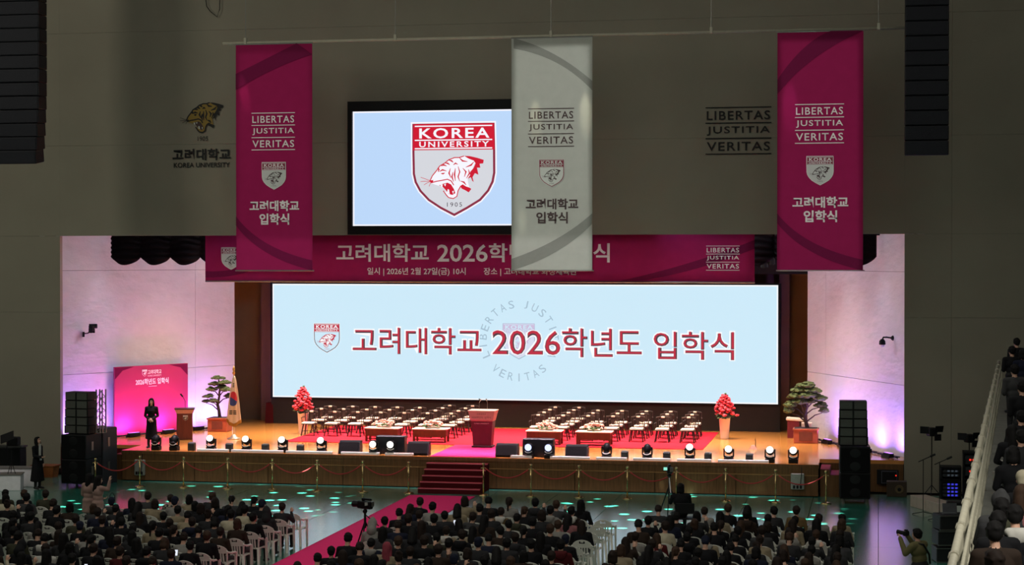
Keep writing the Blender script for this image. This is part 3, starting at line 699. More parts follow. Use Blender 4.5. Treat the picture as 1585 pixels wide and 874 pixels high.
for px, lab in ((297, 'before the bonsai planter'), (355, 'below the flag'), (411, 'left of the red draped seat'), (465, 'below the left flower vase'), (967, 'first in the right half'), (1032, 'second in the right half'), (1096, 'third in the right half'), (1160, 'last on the right')):
    x_ = aty(px, 700, 59.8).x; lb = 'small black floor light box on the stage edge, ' + lab
    if fb is None:
        fb = thing('floor_light_box', lb, 'stage light', (x_, 59.8, SZ), 0, 'small black floor light boxes')
        b = MB(); b.box((0, 0, .13), (.23, .2, .26), bev=.015); b.build('housing', M('floor_box_paint', '1c2420', .6), fb)
        b = MB(); b.box((0, .02, .27), (.19, .14, .02)); b.build('top_lens', M('pale_lens', '6f7068', .3), fb)
    else: copy_tree(fb, (x_, 59.8, SZ), 0, lb)
# wedges and prompter boxes
def wedge(px, w_, lab, first=[None]):
    x_ = aty(px, 700, 60.0).x
    if first[0] is None:
        t = first[0] = thing('wedge_monitor', lab, 'speaker', (x_, 60.0, SZ), 0, 'black wedge monitors on the stage edge')
        b = MB(); b.frustum((0, 0, 0), (.72, .46), (.72, .22), .42, (0, .12)); b.build('cabinet', m_black, t)
        b = MB(); b.box((0, -.175, .22), (.66, .015, .36), rx=-.52); b.build('grille', m_blackgrille, t)
        b = MB(); b.box((.365, .05, .2), (.012, .3, .3)); b.box((-.365, .05, .2), (.012, .3, .3)); b.build('side_plate', M('brown_side_plate', '4a2f30', .6), t)
    else: copy_tree(first[0], (x_, 60.0, SZ), 0, lab)
wedge(542, .7, 'leftmost black wedge monitor on the stage edge'); wedge(648, .7, 'black wedge monitor on the stage edge just left of the steps')
wedge(785, .7, 'black wedge monitor on the stage edge just right of the runner'); wedge(893, .7, 'rightmost black wedge monitor on the stage edge')
for px, wd, lab in ((606, .98, 'black prompter box on the stage edge left of the steps'), (834, 1.02, 'black prompter box on the stage edge right of the steps')):
    t = thing('prompter_box', lab, 'box', (aty(px, 700, 60.1).x, 60.1, SZ))
    b = MB(); b.box((0, 0, .3), (wd, .36, .6), bev=.02); b.build('housing', M('prompter_paint', '15161c', .5), t)
    b = MB(); b.box((0, -.185, .32), (wd - .08, .01, .5)); b.build('front_panel', M('prompter_front', '111318', .4), t)
# ------------------------------------------------------------------ stanchions and ropes
sx = [-24.92] + [-23.76 + 1.512 * i for i in range(7)] + [-12.25 + 1.526 * i for i in range(8)]
ordn = ['first', 'second', 'third', 'fourth', 'fifth', 'sixth', 'seventh', 'eighth', 'ninth', 'tenth', 'eleventh', 'twelfth', 'thirteenth', 'fourteenth', 'fifteenth', 'sixteenth', 'seventeenth', 'eighteenth']
s0 = None
for i, x_ in enumerate(sx):
    lb = ('brass rope stanchion, %s from the left, left of the central steps' % ordn[i]) if i < 8 else ('brass rope stanchion, %s from the right, right of the central steps' % ordn[15 - i])
    if s0 is None:
        s0 = thing('rope_stanchion', lb, 'stanchion', (x_, 57.0, 0), 0, 'brass stanchions in front of the stage')
        b = MB(); b.lathe([(.17, 0), (.17, .02), (.10, .05), (.03, .07)], 18); b.build('base', m_brass, s0, True)
        b = MB(); b.cyl((0, 0, .06), (0, 0, .94), .024, n=12); b.build('post', m_brass, s0, True)
        b = MB(); b.sph((0, 0, .98), .05, u=14, v=10); b.build('finial', m_brass, s0, True)
        b = MB()
        for q in (-1, 1): b.tube([(q * .02, 0, .86), (q * .07, 0, .87), (q * .09, 0, .83)], .016, 6)
        b.build('rope_hook', m_brass, s0, True)
    else: copy_tree(s0, (x_, 57.9, 0), 0, lb)
for i in range(15):
    if i == 7: continue
    x0, x1 = sx[i] + .09, sx[i + 1] - .09; b = MB(); ya_ = 57.0 if i == 0 else 57.9
    b.tube([(x0 + (x1 - x0) * k / 16, ya_ + (57.9 - ya_) * k / 16, .84 - .27 * (1 - (2 * k / 16 - 1) ** 2)) for k in range(17)], .02, 7)
    lb = ('sagging red rope between the %s and %s stanchions from the left' % (ordn[i], ordn[i + 1])) if i < 7 else ('sagging red rope between the %s and %s stanchions from the right' % (ordn[15 - i], ordn[14 - i]))
    tag(b.build('barrier_rope', m_rope, None, True), lb, 'rope', 'red ropes in front of the stage')
# electric boxes on the stage front
for px, py, wd, hh, lab in ((216.5, 735, .36, .52, 'grey electric box on the stage front at the left end'), (1234.5, 757, .42, .5, 'grey electric box on the stage front at the right end')):
    p = aty(px, py, YS - .06); t = thing('electric_box', lab, 'box', (p.x, YS - .06, p.z))
    b = MB(); b.box((0, 0, hh / 2), (wd, .12, hh), bev=.02); b.build('housing', M('grey_metal_box', '8d8f85', .5, .2), t)
    b = MB()
    for k in (-1, 0, 1): b.box((k * wd * .25, -.065, .08), (.07, .02, .1))
    b.build('socket', m_black, t)
    b = MB(); b.tube([(wd * .2, -.06, .1), (wd * .3, -.08, .5), (wd * .3, -.03, hh + .2)], .012, 5); b.build('cable', m_black, t)
# ------------------------------------------------------------------ chairs on the stage
def make_stage_chair():
    t = thing('wooden_armchair', 'x', 'chair')
    b = MB(); b.box((0, 0, .43), (.50, .46, .035), bev=.012); b.build('seat', m_darkwood, t)
    b = MB(); b.box((0, -.01, .465), (.46, .42, .04), bev=.015); b.build('cushion', m_cream, t)
    for sx_ in (-1, 1):
        for sy_ in (-1, 1):
            b = MB(); b.cyl((sx_ * .18, sy_ * .16, .42), (sx_ * .25, sy_ * .23, 0), .027, .022, 7); b.build('leg', m_darkwood, t)
    b = MB()
    for s in (-1, 1): b.cyl((s * .22, -.19, .16), (s * .22, .19, .16), .011, n=6)
    b.cyl((-.22, 0, .16), (.22, 0, .16), .011, n=6); b.build('stretcher', m_darkwood, t)
    b = MB(); b.tube([(-.24, .24, .84), (-.12, .275, .86), (0, .285, .865), (.12, .275, .86), (.24, .24, .84)], .024, 8)
    b.cyl((-.22, .2, .44), (-.24, .24, .84), .016, n=6); b.cyl((.22, .2, .44), (.24, .24, .84), .016, n=6); b.build('back_frame', m_darkwood, t)
    b0 = None
    for k in range(4):
        xx = (-.15, -.075, .075, .15)[k]; b = MB(); b.cyl((xx, .2, .44), (xx * 1.1, .275, .85), .012, n=5); b.build('spindle', m_darkwood, t)
    b = MB(); b.box((0, .245, .70), (.11, .018, .28), rx=-.2, bev=.006); b.build('splat', m_darkwood, t)
    b = MB(); b.box((0, .262, .85), (.13, .05, .06), bev=.012); b.build('headrest_plate', m_cream, t)  # small cream block at the top of the chair back
    for s in (-1, 1):
        b = MB(); b.tube([(s * .235, .215, .66), (s * .27, 0, .66), (s * .27, -.16, .64)], .017, 6); b.cyl((s * .24, -.12, .44), (s * .265, -.13, .64), .011, n=5); b.build('armrest', m_darkwood, t)
    return t
wc = make_stage_chair(); first = True
rown = ['front', 'second', 'third', 'back']
for blk, x0, dx in (('left', -20.36, .872), ('right', -11.93, .895)):
    for r_ in range(4):
        for k in range(7):
            if r_ == 3 and not ((blk == 'left' and k >= 5) or (blk == 'right' and k <= 1)): continue
            loc = (x0 + dx * k, 65.62 + 1.2 * r_, SZ + .016)
            lb = 'dark wooden stage armchair with cream seat, %s from the left, %s row, %s chair group' % (ordn[k] if r_ < 3 else ('left one' if k in (0, 5) else 'right one'), rown[r_], blk)
            if r_ == 3: lb = 'dark wooden stage armchair, cream seat, %s of two in the back row, %s group' % ('left' if k in (0, 5) else 'right', blk)
            if first: wc.location = loc; wc['label'] = lb; wc['group'] = 'wooden armchairs on the stage'; first = False
            else: copy_tree(wc, loc, R.uniform(-.04, .04), lb, 'wooden armchairs on the stage')
# low tables with flowers
def flowers(b_, n, rx_, ry_, rz_, r, z0):
    for i in range(n):
        a_ = R.uniform(0, 2 * PI); q = math.sqrt(R.random()); h_ = math.sqrt(max(0, 1 - q * q))
        b_.ico((rx_ * q * math.cos(a_), ry_ * q * math.sin(a_), z0 + rz_ * h_), r * R.uniform(.7, 1.2), (1, 1, .7), 1, jit=.15)
tb = None
for i, (px, py) in enumerate(((590, 684), (665, 685), (840.5, 689), (920, 689))):
    p = atz(px, py, SZ); loc = (p.x, 64.15, SZ + .016)
    lb = ('low reddish wooden table, %s of the two before the %s chair group' % (('left', 'right')[i % 2], ('left', 'right')[i // 2]))
    if tb is None:
        tb = thing('low_table', lb, 'table', loc, 0, 'low tables on the stage')
        b = MB(); b.box((0, 0, .46), (1.26, .62, .04), bev=.01); b.build('tabletop', m_tablecloth, tb)
        b = MB(); b.box((0, -.26, .31), (1.14, .03, .24)); b.build('front_panel', m_redwood, tb)
        b = MB(); b.box((0, -.02, .31), (1.14, .46, .22)); b.build('cabinet', m_redwood, tb)
        for s in (-1, 1):
            for k in (-1, 1): b = MB(); b.box((s * .56, k * .25, .22), (.07, .07, .44)); b.build('leg', m_redwood, tb)
        b = MB(); b.box((0, -.24, .1), (1.06, .03, .04)); b.build('stretcher', m_redwood, tb)
    else: copy_tree(tb, loc, 0, lb)
    f = thing('flower_arrangement', 'low mound of pale pink flowers on the %s low table from the left' % ordn[i], 'flowers', (loc[0] + (.02, .06, .05, .0)[i], loc[1], loc[2] + .48), 0, 'flower arrangements on the low tables')
    b = MB(); b.box((0, 0, .04), (.5, .22, .08), bev=.02); b.build('tray', m_vase, f)
    b = MB(); flowers(b, 34, .40, .2, .2, .06, .06); b.build('blossoms', m_pink, f)
    b = MB(); flowers(b, 20, .44, .24, .06, .05, .05); b.build('leaves', m_leaf2, f)
# centre podium
p = atz(748, 692, SZ)
pd = thing('podium', 'reddish wooden podium with a wide lighter head and two microphones, centre stage', 'podium', (p.x, 62.75, SZ + .016))
b = MB(); b.frustum((0, 0, .06), (.62, .42), (.74, .5), .84); b.build('body', M('maroon_podium_wood', '4c171c', .45, noise=.15, scale=4), pd)
b = MB(); b.box((0, 0, .03), (.72, .5, .06), bev=.01); b.build('plinth', m_darkwood, pd)
b = MB(); b.frustum((0, 0, .90), (.76, .52), (.92, .66), .34); b.build('head', m_podtop, pd)
b = MB(); b.box((0, 0, 1.255), (.95, .68, .03), bev=.008); b.build('top_board', m_tablecloth, pd)
pt = b = flat(); b.poly([(-.40, .95), (.40, .95), (.43, 1.2), (-.43, 1.2)], -.335); pt = b.build('nameplate', m_podtop, pd)
text('고려대학교', -.16, .16, 1.12, 1.18, m_printdark, pt, y=-.338); text('2026학년도 입학식', -.34, .34, 1.0, 1.07, m_printdark, pt, y=-.338)
text('KOREA UNIVERSITY', -.26, .26, .80, .84, m_tablecloth, pd, y=-.26)
for s, e in ((-.16, -.08), (.12, .12)):
    b = MB(); b.tube([(s, .1, 1.27), (s, .1, 1.5), (e, 0, 1.62)], .009, 6); b.cyl((e, 0, 1.6), (e - .05 * (s < 0), -.08, 1.64), .022, n=8); b.build('microphone', m_steel, pd)
# left podium
p = atz(284, 680, SZ)
pd = thing('side_podium', 'dark brown podium with white crest beside the magenta backdrop', 'podium', (p.x, 63.5, SZ), .35)
b = MB(); b.box((0, 0, .48), (.56, .46, .96), bev=.01); b.build('body', m_redwood, pd)
b = MB(); b.frustum((0, 0, .94), (.58, .48), (.70, .58), .14); b.build('head', m_podtop, pd)
b = MB(); b.box((0, 0, 1.1), (.72, .6, .03)); b.build('top_board', m_darkwood, pd)
crest(pd, .17, .03, .78, -.236, m_printgrey, m_printgrey, m_printdark, m_printgrey, m_printwhite, m_printgrey)
b = MB(); b.tube([(.02, .1, 1.1), (.02, .1, 1.35), (-.08, 0, 1.55)], .01, 6); b.cyl((-.07, .01, 1.53), (-.14, -.05, 1.62), .03, n=8); b.build('microphone', m_black, pd)
# ------------------------------------------------------------------ vases of poinsettia, bonsai, flag
for px, py, lab, hh in ((469, 671, 'white vase of red poinsettias left of the chairs on stage', .85), (1121.5, 679, 'white vase of red poinsettias right of the chairs on stage', .72)):
    p = atz(px, py, SZ); t = thing('flower_vase', lab, 'vase', (p.x, p.y, SZ))
    b = MB(); b.lathe([(.14, 0), (.15, .04), (.2, .76), (.215, .78), (.19, .78), (.18, .72)], 18); b.build('vase', m_vase, t, True)
    b = MB(); b.cyl((0, 0, .5), (0, 0, .78 + hh * .8), .03, .015); b.build('stem', m_bark, t)
    b = MB(); rr_ = R
    for k in range(60):
        q = k / 60; rad = .40 * (1 - q) ** .8 + .05; a_ = k * 2.4; z = .86 + q * hh
        b.ico((rad * math.cos(a_) * R.uniform(.5, 1), rad * math.sin(a_) * R.uniform(.5, 1), z), R.uniform(.07, .11), (1, 1, .55), 1, jit=.25)
    b.build('blossoms', m_flower, t)
    b = MB()
    for k in range(26):
        a_ = R.uniform(0, 2 * PI); b.ico((.34 * math.cos(a_) * R.uniform(.4, 1), .34 * math.sin(a_) * R.uniform(.4, 1), .80 + R.uniform(-.05, .12)), .08, (1, 1, .3), 1, jit=.2)
    b.ico((.03, 0, .9 + hh), .05, (1, 1, .7), 1); b.build('leaves', m_leaf2, t)
def bonsai(px, py, lab, W, ht, blobs, trunk, dens=46, big=1.0):
    p = atz(px, py, SZ); t = thing('potted_pine', lab, 'tree', (p.x, p.y + .3, SZ))
    b = MB(); b.box((0, 0, .24), (W, .6, .48), bev=.02); pot = b.build('planter', m_potred, t)
    b = MB(); b.box((0, 0, .48), (W + .06, .66, .06), bev=.01); b.build('planter_rim', m_potred, pot)
    b = MB(); b.box((0, -.305, .24), (W * .55, .02, .3), bev=.004); b.build('planter_panel', M('dark_planter_panel', '6e3326', .6), pot)
    b = MB(); b.box((0, 0, .515), (W - .06, .56, .02)); b.build('soil', m_bark, pot)
    b = MB(); b.tube(trunk, [.075 - .05 * i / (len(trunk) - 1) for i in range(len(trunk))], 8); b.build('trunk', m_bark, t, True)
    b = MB()
    top = Vector(trunk[-1])
    for bx_, by_, bz_, r_ in blobs:
        k = min(len(trunk) - 1, max(1, int((bz_ - .5) / (ht - .5) * len(trunk) - .5))); b.tube([trunk[k], ((trunk[k][0] + bx_) / 2, by_ / 2, (trunk[k][2] + bz_) / 2 + .05), (bx_, by_, bz_ - .05)], [.03, .02, .012], 5)
    b.build('branches', m_bark, t)
    for bx_, by_, bz_, r_ in blobs:
        b = MB()
        for k in range(dens):
            a_ = R.uniform(0, 2 * PI); q = math.sqrt(R.random())
            b.ico((bx_ + r_ * q * math.cos(a_), by_ + r_ * q * math.sin(a_), bz_ + R.uniform(-.03, .12) * (1.15 - q) * big), R.uniform(.045, .085) * big, (1.2, 1.2, .55), 1, jit=.3)
        b.build('foliage_pad', m_leaf, t)
bonsai(336, 668, 'pine bonsai with open layered branches in a red brown planter, left of stage', .76, 2.1,
       [(-.05, 0, 1.98, .22), (-.22, .05, 1.75, .2), (.15, 0, 1.8, .24), (.28, -.05, 1.55, .22), (-.32, 0, 1.55, .16), (-.42, 0, 1.28, .2), (.05, .1, 1.62, .22), (.34, .05, 1.3, .15), (-.2, -.1, 1.12, .14), (-.55, 0, 1.1, .1)],
       [(.0, 0, .5), (-.03, 0, .75), (-.08, 0, 1.0), (-.02, 0, 1.3), (.0, 0, 1.6), (-.04, 0, 1.85)])
bonsai(1247, 686, 'bushy pine bonsai with a dense crown in a red brown planter, right of stage', .84, 2.2,
       [(.0, 0, 2.0, .28), (-.2, .05, 1.82, .28), (.22, 0, 1.82, .28), (-.35, 0, 1.6, .24), (.05, -.1, 1.65, .3), (.45, 0, 1.55, .22), (-.2, 0, 1.42, .24), (-.55, 0, 1.3, .16), (.5, .05, 1.3, .16), (.62, 0, 1.12, .1), (.2, .1, 1.45, .2), (-.6, 0, 1.1, .1)],
       [(.05, 0, .5), (.0, 0, .72), (-.06, 0, .95), (.02, 0, 1.2), (.08, 0, 1.5), (.02, 0, 1.8)], 70, 1.35)
p = atz(362, 679, SZ)
fg = thing('flag_stand', 'cream national flag with red and blue circle draped on a pole at stage left', 'flag', (p.x, p.y, SZ))
b = MB(); b.lathe([(.24, 0), (.24, .03), (.14, .06), (.05, .16), (.03, .17)], 20); b.build('base', M('silver_base', 'c9b8a8', .3, .6), fg, True)
b = MB(); b.cyl((0, 0, .15), (0, 0, 2.35), .02, n=10); b.build('pole', m_brass, fg, True)
b = MB(); b.lathe([(.02, 2.3), (.06, 2.36), (.03, 2.42), (.05, 2.5), (.01, 2.62)], 10); b.build('finial', m_gold, fg, True)
def flagpt(u, z, off=0.0):
    hgt = (2.25 - z) / 1.75; rad = .03 + .25 * min(1, max(0, hgt)) ** .7; an = -PI / 2 + (u - .5) * 2.9
    rr_ = rad * (1 + .10 * math.sin(u * 22)) + off
    return (.02 + rr_ * math.cos(an) * 1.0, rr_ * math.sin(an) * .7, z)
b = MB(); b.grid(lambda u, v: flagpt(u, 2.25 - v * (1.55 + .22 * (1 - abs(u - .55) * 1.8))), 36, 20, .008); cl = b.build('cloth', m_flag, fg, True)
b = MB(); b.grid(lambda u, v: flagpt(u, 2.25 - (1.55 + .22 * (1 - abs(u - .55) * 1.8)) + .08 - v * .12, .006), 36, 3, .006); b.build('gold_fringe', m_gold, cl)
def patch(u0, z0, ru, rz, a0, a1, name, mat, n=16):
    b = MB(); b.grid(lambda s_, v: flagpt(u0 + ru * v * math.cos(a0 + (a1 - a0) * s_), z0 + rz * v * math.sin(a0 + (a1 - a0) * s_), .02), n, 8); b.build(name, mat, cl, True)
patch(.5, 1.45, .30, .26, -.4, PI - .4, 'red_half', m_flagred); patch(.5, 1.45, .30, .26, PI - .4, 2 * PI - .4, 'blue_half', m_flagblue)
for u0, z0 in ((.5, 1.93), (.40, .96), (.60, .96)):
    b = MB()
    for k in range(3): b.grid(lambda s_, v, k=k: flagpt(u0 - .08 + .16 * s_, z0 - .07 + k * .055 + .035 * v, .02), 6, 1)
    b.build('trigram', m_flagblack, cl)
# ------------------------------------------------------------------ magenta backdrop
dl = Vector((WL[1][0] - WL[0][0], WL[1][1] - WL[0][1], 0)).normalized(); nl = Vector((dl.y, -dl.x, 0))
A = Vector((*WL[0], 0)) + nl * .25; B = Vector((*WL[1], 0)) + nl * .25
p0 = onwall(178, 676, A, B); p1 = onwall(291, 560, A, B)
bd = thing('photo_backdrop', 'magenta backdrop board with white crest and title behind the standing woman', 'backdrop', (p0.x, p0.y, SZ), math.atan2(dl.y, dl.x))
BW = (Vector((p1.x, p1.y, 0)) - Vector((p0.x, p0.y, 0))).length; BH = onwall(178, 568, A, B).z - SZ
b = MB(); b.box((BW / 2, .04, BH / 2), (BW, .06, BH)); b.build('board', m_backdrop, bd)
b = MB()
for k in (.05, BW - .05): b.box((k, .09, BH / 2), (.06, .05, BH))
b.build('frame', m_steel, bd)
for q in (-1, 1):
    b = flat(); xx = .01 if q < 0 else BW - .01
    b.poly([(xx, BH - .02), (xx - q * .9, BH - .02), (xx - q * .35, BH - .14), (xx, BH - .45)], .006); b.build('printed_corner', m_bannerdark, bd)
bx_ = lambda px: (Vector((*onwall(px, 600, A, B)[:2], 0)) - Vector((p0.x, p0.y, 0))).length
bz_ = lambda px, py: onwall(px, py, A, B).z - SZ
m_pw = M('bright_white_print', 'f4ecec', .6, noise=0)
crest(bd, bx_(227.5) - bx_(220), bx_(224), bz_(224, 577), .004, m_pw, m_pw, m_backdrop, m_pw, m_pw, m_pw)
text('고려대학교', bx_(229), bx_(250), bz_(240, 578.5), bz_(240, 571.5), m_pw, bd, y=.003, bold=.02)
text('KOREA UNIVERSITY', bx_(229), bx_(250), bz_(240, 582), bz_(240, 579.5), m_pw, bd, y=.003)
text('2026학년도 입학식', bx_(210), bx_(261), bz_(236, 594.5), bz_(236, 585), m_pw, bd, y=.003, bold=.03)
b = flat(); b.poly([(bx_(230), bz_(236, 597.6)), (bx_(243), bz_(236, 597.6)), (bx_(243), bz_(236, 597)), (bx_(230), bz_(236, 597))], .003); b.build('printed_line', m_pw, bd)
# uplights at the foot of the side walls, with their own lamps
ul = None
def uplight(loc, rz, lab, col, power, tgt, ang=165):
    global ul
    if ul is None:
        ul = thing('led_uplight', lab, 'stage light', loc, rz, 'low LED uplights at the wall foot')
        b = MB(); b.box((0, 0, .09), (.5, .16, .14), bev=.02); b.build('housing', m_black, ul)
        b = MB(); b.box((0, 0, .165), (.44, .1, .01)); b.build('lens', m_purpleled, ul)
        b = MB(); b.box((0, .11, .04), (.54, .03, .08)); b.build('bracket', m_black, ul)
    else: copy_tree(ul, loc, rz, lab)
    l = area('uplight_lamp', (loc[0], loc[1], loc[2] + .2), tgt, .44, .1, power, col, ang); return l
dr_ = Vector((WR[1][0] - WR[0][0], WR[1][1] - WR[0][1], 0)).normalized(); nr = Vector((-dr_.y, dr_.x, 0))
def wallpt(a, d, n, u, off): return Vector((*a, 0)) + d * u + n * off
PUR = (.40, .20, 1.0); MAG = (1.0, .10, .62)
for u, lab, col, pw_ in ((1.1, 'nearest to the left floor stack', PUR, 42), (2.2, 'left of the backdrop', PUR, 42), (3.4, 'below the left half of the backdrop', MAG, 60), (5.0, 'below the right half of the backdrop', MAG, 60), (6.6, 'behind the left podium', PUR, 42), (7.8, 'behind the left bonsai', PUR, 42)):
    p = wallpt(WL[0], dl, nl, u, .55 if col == PUR else .75); q = wallpt(WL[0], dl, nl, u, .0)
    uplight((p.x, p.y, SZ), math.atan2(dl.y, dl.x), 'low black LED uplight at the left stage wall, ' + lab, col, pw_, (q.x, q.y, SZ + 1.5))
for u, lab in ((1.0, 'nearest the front edge'), (2.6, 'right of the floor stack'), (4.4, 'behind the floor stack'), (5.7, 'beside the right bonsai')):
    p = wallpt(WR[0], dr_, nr, u, -.55 if (nr.x > 0) else .55); n_ = nr if nr.x < 0 else -nr
    p = wallpt(WR[0], dr_, n_, u, .55); q = wallpt(WR[0], dr_, n_, u, 0)
    uplight((p.x, p.y, SZ), math.atan2(dr_.y, dr_.x), 'low black LED uplight at the right stage wall, ' + lab, PUR, 46, (q.x, q.y, SZ + 2.2))
# cables and small kit along the wall foot
for (a, d, n_, lab) in ((WL[0], dl, nl, 'black cable bundle along the foot of the left stage wall'), (WR[0], dr_, nr if nr.x < 0 else -nr, 'black cable bundle along the foot of the right stage wall')):
    b = MB()
    for k in range(3):
        pts = []
        for i in range(24):
            q = wallpt(a, d, n_, .6 + i * .33, .42 + .08 * math.sin(i * 1.7 + k * 2)); pts.append((q.x, q.y, SZ + .03 + .03 * abs(math.sin(i * 2.1 + k))))
        b.tube(pts, .022, 5)
    tag(b.build('cable_bundle', m_black), lab, 'cable')
# CCTV cameras
p = onwall(128, 516, Vector((*WL[0], 0)), Vector((*WL[1], 0)))
t = thing('security_camera', 'dark bracket mounted camera on the left stage wall', 'camera', tuple(p + nl * .05), math.atan2(nl.y, nl.x) + PI / 2)
b = MB(); b.cyl((0, 0, -.12), (0, 0, .06), .04, n=8); b.tube([(0, 0, 0), (0, -.25, .02), (.06, -.34, .12)], .025, 6); b.build('bracket', m_black, t)
b = MB(); b.box((.08, -.36, .20), (.14, .2, .2), bev=.02); b.box((.02, -.36, .1), (.03, .16, .14)); b.box((.15, -.36, .1), (.03, .16, .14)); b.build('yoke', m_black, t)
b = MB(); b.cyl((.02, -.3, .26), (.26, -.44, .27), .09, .08, 12); b.build('camera_body', m_black, t)
n_ = nr if nr.x < 0 else -nr
p = onwall(1382, 523, Vector((*WR[0], 0)), Vector((*WR[1], 0)))
t = thing('dome_camera', 'dome security camera on a curved arm on the right stage wall', 'camera', (p.x, p.y, p.z), math.atan2(n_.y, n_.x) + PI / 2)
b = MB(); b.cyl((0, 0, 0), (0, -.05, 0), .09, .06, 10); b.tube([(0, -.03, 0), (0, -.22, .03), (0, -.34, .03), (0, -.38, -.05)], .028, 7); b.build('arm', m_black, t)
b = MB(); b.lathe([(.05, 0), (.10, -.06), (.11, -.16), (.10, -.18)], 14, (0, -.38, -.03)); b.build('housing', m_black, t)
b = MB(); b.sph((0, -.38, -.22), .075, u=12, v=8); b.build('dome', M('white_dome', 'e8e8e8', .2, noise=0), t)
# fly lights at the right end of the banner
for px, py, lab in ((1183, 408, 'small stage lamp hung behind the right end of the wide banner, left one'), (1194, 403, 'small stage lamp hung behind the right end of the wide banner, right one')):
    p = aty(px, py, 66.0); t = thing('hung_lamp', lab, 'stage light', (p.x, 66, p.z), 0, 'lamps hung above the stage')
    b = MB(); b.cyl((0, 0, .3), (0, .1, -.12), .1, .13, 12); b.build('lamp_can', m_black, t)
    b = MB(); b.sph((0, .105, -.125), .12, (1, 1, .2)); b.build('lens', m_lens, t)
    b = MB(); b.cyl((0, 0, .25), (0, 0, 10.4 - t.location.z), .015, n=6); b.build('hanger', m_steel, t)
# red draped pieces beside the video wall and behind the right bonsai, small kit
p = atz(419, 654, SZ)
t = thing('draped_stand', 'small stand under a dark red cloth left of the video wall', 'stand', (p.x, p.y, SZ))
b = MB(); b.frustum((0, 0, 0), (.34, .4), (.28, .3), .8); b.build('cloth', m_stepcarpet, t); b = MB(); b.box((.17, -.1, .2), (.03, .03, .4)); b.build('leg', m_steel, t)
p = atz(1234, 665, SZ)
t = thing('draped_table', 'red draped stand with a cream top behind the right bonsai', 'stand', (p.x, 68.3, SZ))
b = MB(); b.frustum((0, 0, 0), (.42, .5), (.42, .5), .62); b.build('cloth', M('deep_red_cloth', '6d1622', .8), t)
b = MB(); b.box((.05, 0, .67), (.62, .55, .09), bev=.02, ry=.06); b.build('cream_top', m_cream, t)
b = MB(); b.box((p.x + .5, 67.45, SZ + .31), (.36, .4, .62), bev=.01); tag(b.build('cream_carton', m_cream), 'plain cream carton behind the right bonsai planter', 'box')
p = atz(1168, 695, SZ)
t = thing('floor_marker', 'small pinkish block with an upright stick on the right stage floor', 'prop', (p.x, p.y, SZ))
b = MB(); b.frustum((-.05, 0, 0), (.26, .2), (.1, .1), .14); b.build('block', m_pink, t)
b = MB(); b.cyl((.03, 0, .0), (.03, 0, .36), .014, n=6); b.build('stick', m_darkwood, t)
# ------------------------------------------------------------------ right of the stage: vent, amp, boxes, racks, lamps on stands
p = aty(1374, 738, 61.1)
t = thing('amplifier_rack', 'black rack unit with a red light set in the stage front at right', 'rack', (p.x, 61.08, p.z - .22))
b = MB(); b.box((0, .05, .22), (.68, .12, .46)); b.build('case', m_black, t)
b = MB(); b.box((.05, -.02, .22), (.5, .02, .4)); b.build('front_frame', M('rack_grey', '50505a', .4, .4), t)
b = MB(); b.box((.05, -.03, .22), (.46, .02, .35)); b.build('front_panel', m_black, t)
b = MB(); b.sph((.26, -.04, .28), .022); b.build('status_light', m_redled, t)
p = atz(1388, 770)
t = thing('floor_monitor', 'old brown wooden loudspeaker with a round cone on the floor at the stage corner', 'speaker', (p.x, 60.2, 0))
b = MB(); b.box((0, 0, .24), (.62, .4, .48), bev=.015); b.build('cabinet', M('brown_speaker_wood', '3a2a1a', .7), t)
b = MB(); b.cyl((.08, -.2, .24), (.08, -.225, .24), .14, .12, 18); b.build('cone', M('cone_ring', '5c4a2c', .6), t)
b = MB(); b.sph((.08, -.225, .24), .06, (1, .4, 1)); b.build('dust_cap', m_black, t)
pa, pb = atz(1409, 783), atz(1482, 806); d_ = pb - pa
for i, lb in enumerate(('nearest the stage', 'middle one', 'nearest the railing')):
    c_ = pa + d_ * ((i + .5) / 3); rz = math.atan2(d_.y, d_.x)
    b = MB(); b.box((0, 0, .17), (d_.length / 3 - .03, .5, .34), bev=.01)
    o = b.build('plank_box', m_planks, None, loc=(c_.x + .22, c_.y + .12, 0), rz=rz); tag(o, 'long low pale box on the floor at right, ' + lb, 'box', 'row of low pale boxes')
def rack(px0, px1, py0, py1, Y, lab, led, rowsn, matl):
    a, c = aty(px0, py1, Y), aty(px1, py0, Y); W = c.x - a.x; z0 = a.z; hh = c.z - a.z
    t = thing('equipment_rack', lab, 'rack', ((a.x + c.x) / 2, Y + .3, max(z0, 0)))
    b = MB()
    for q in ((-W / 2, 0), (W / 2, 0)): b.box((q[0], 0, hh / 2), (.05, .6, hh))
    b.box((0, 0, .02), (W, .6, .04)); b.box((0, 0, hh - .02), (W + .05, .62, .05)); b.box((0, .28, hh / 2), (W, .03, hh)); b.build('case', m_black, t)
    b = MB()
    for k in range(rowsn): b.box((0, -.22, .08 + (hh - .14) * (k + .5) / rowsn), (W - .08, .06, (hh - .18) / rowsn * .82))
    b.build('rack_units', M('rack_face', '33363a', .4, .3), t)
    b = MB()
    for k in range(rowsn):
        for q in range(3): b.box((-.12 * W + q * .2 * W, -.26, .08 + (hh - .14) * (k + .5) / rowsn), (.12 * W, .02, .05))
    b.build('display_lights', led, t)
    return t
rack(1457, 1487, 744, 773, 58.9, 'black equipment rack with blue lights on the floor by the right wall', m_blueled, 4, None)
rack(1457, 1487, 723, 742.5, 58.9, 'grey faced rack unit stacked on the blue lit rack', M('dim_display', (70, 80, 90), emit=.5), 2, None)
rack(1492, 1518, 700, 742, 58.6, 'tall black rack with red glowing display behind the railing', m_redled, 2, None)
rack(1492, 1518, 744, 783, 58.6, 'plain dark flight case under the red lit rack', M('faint_display', (30, 34, 40), emit=.4), 3, None)
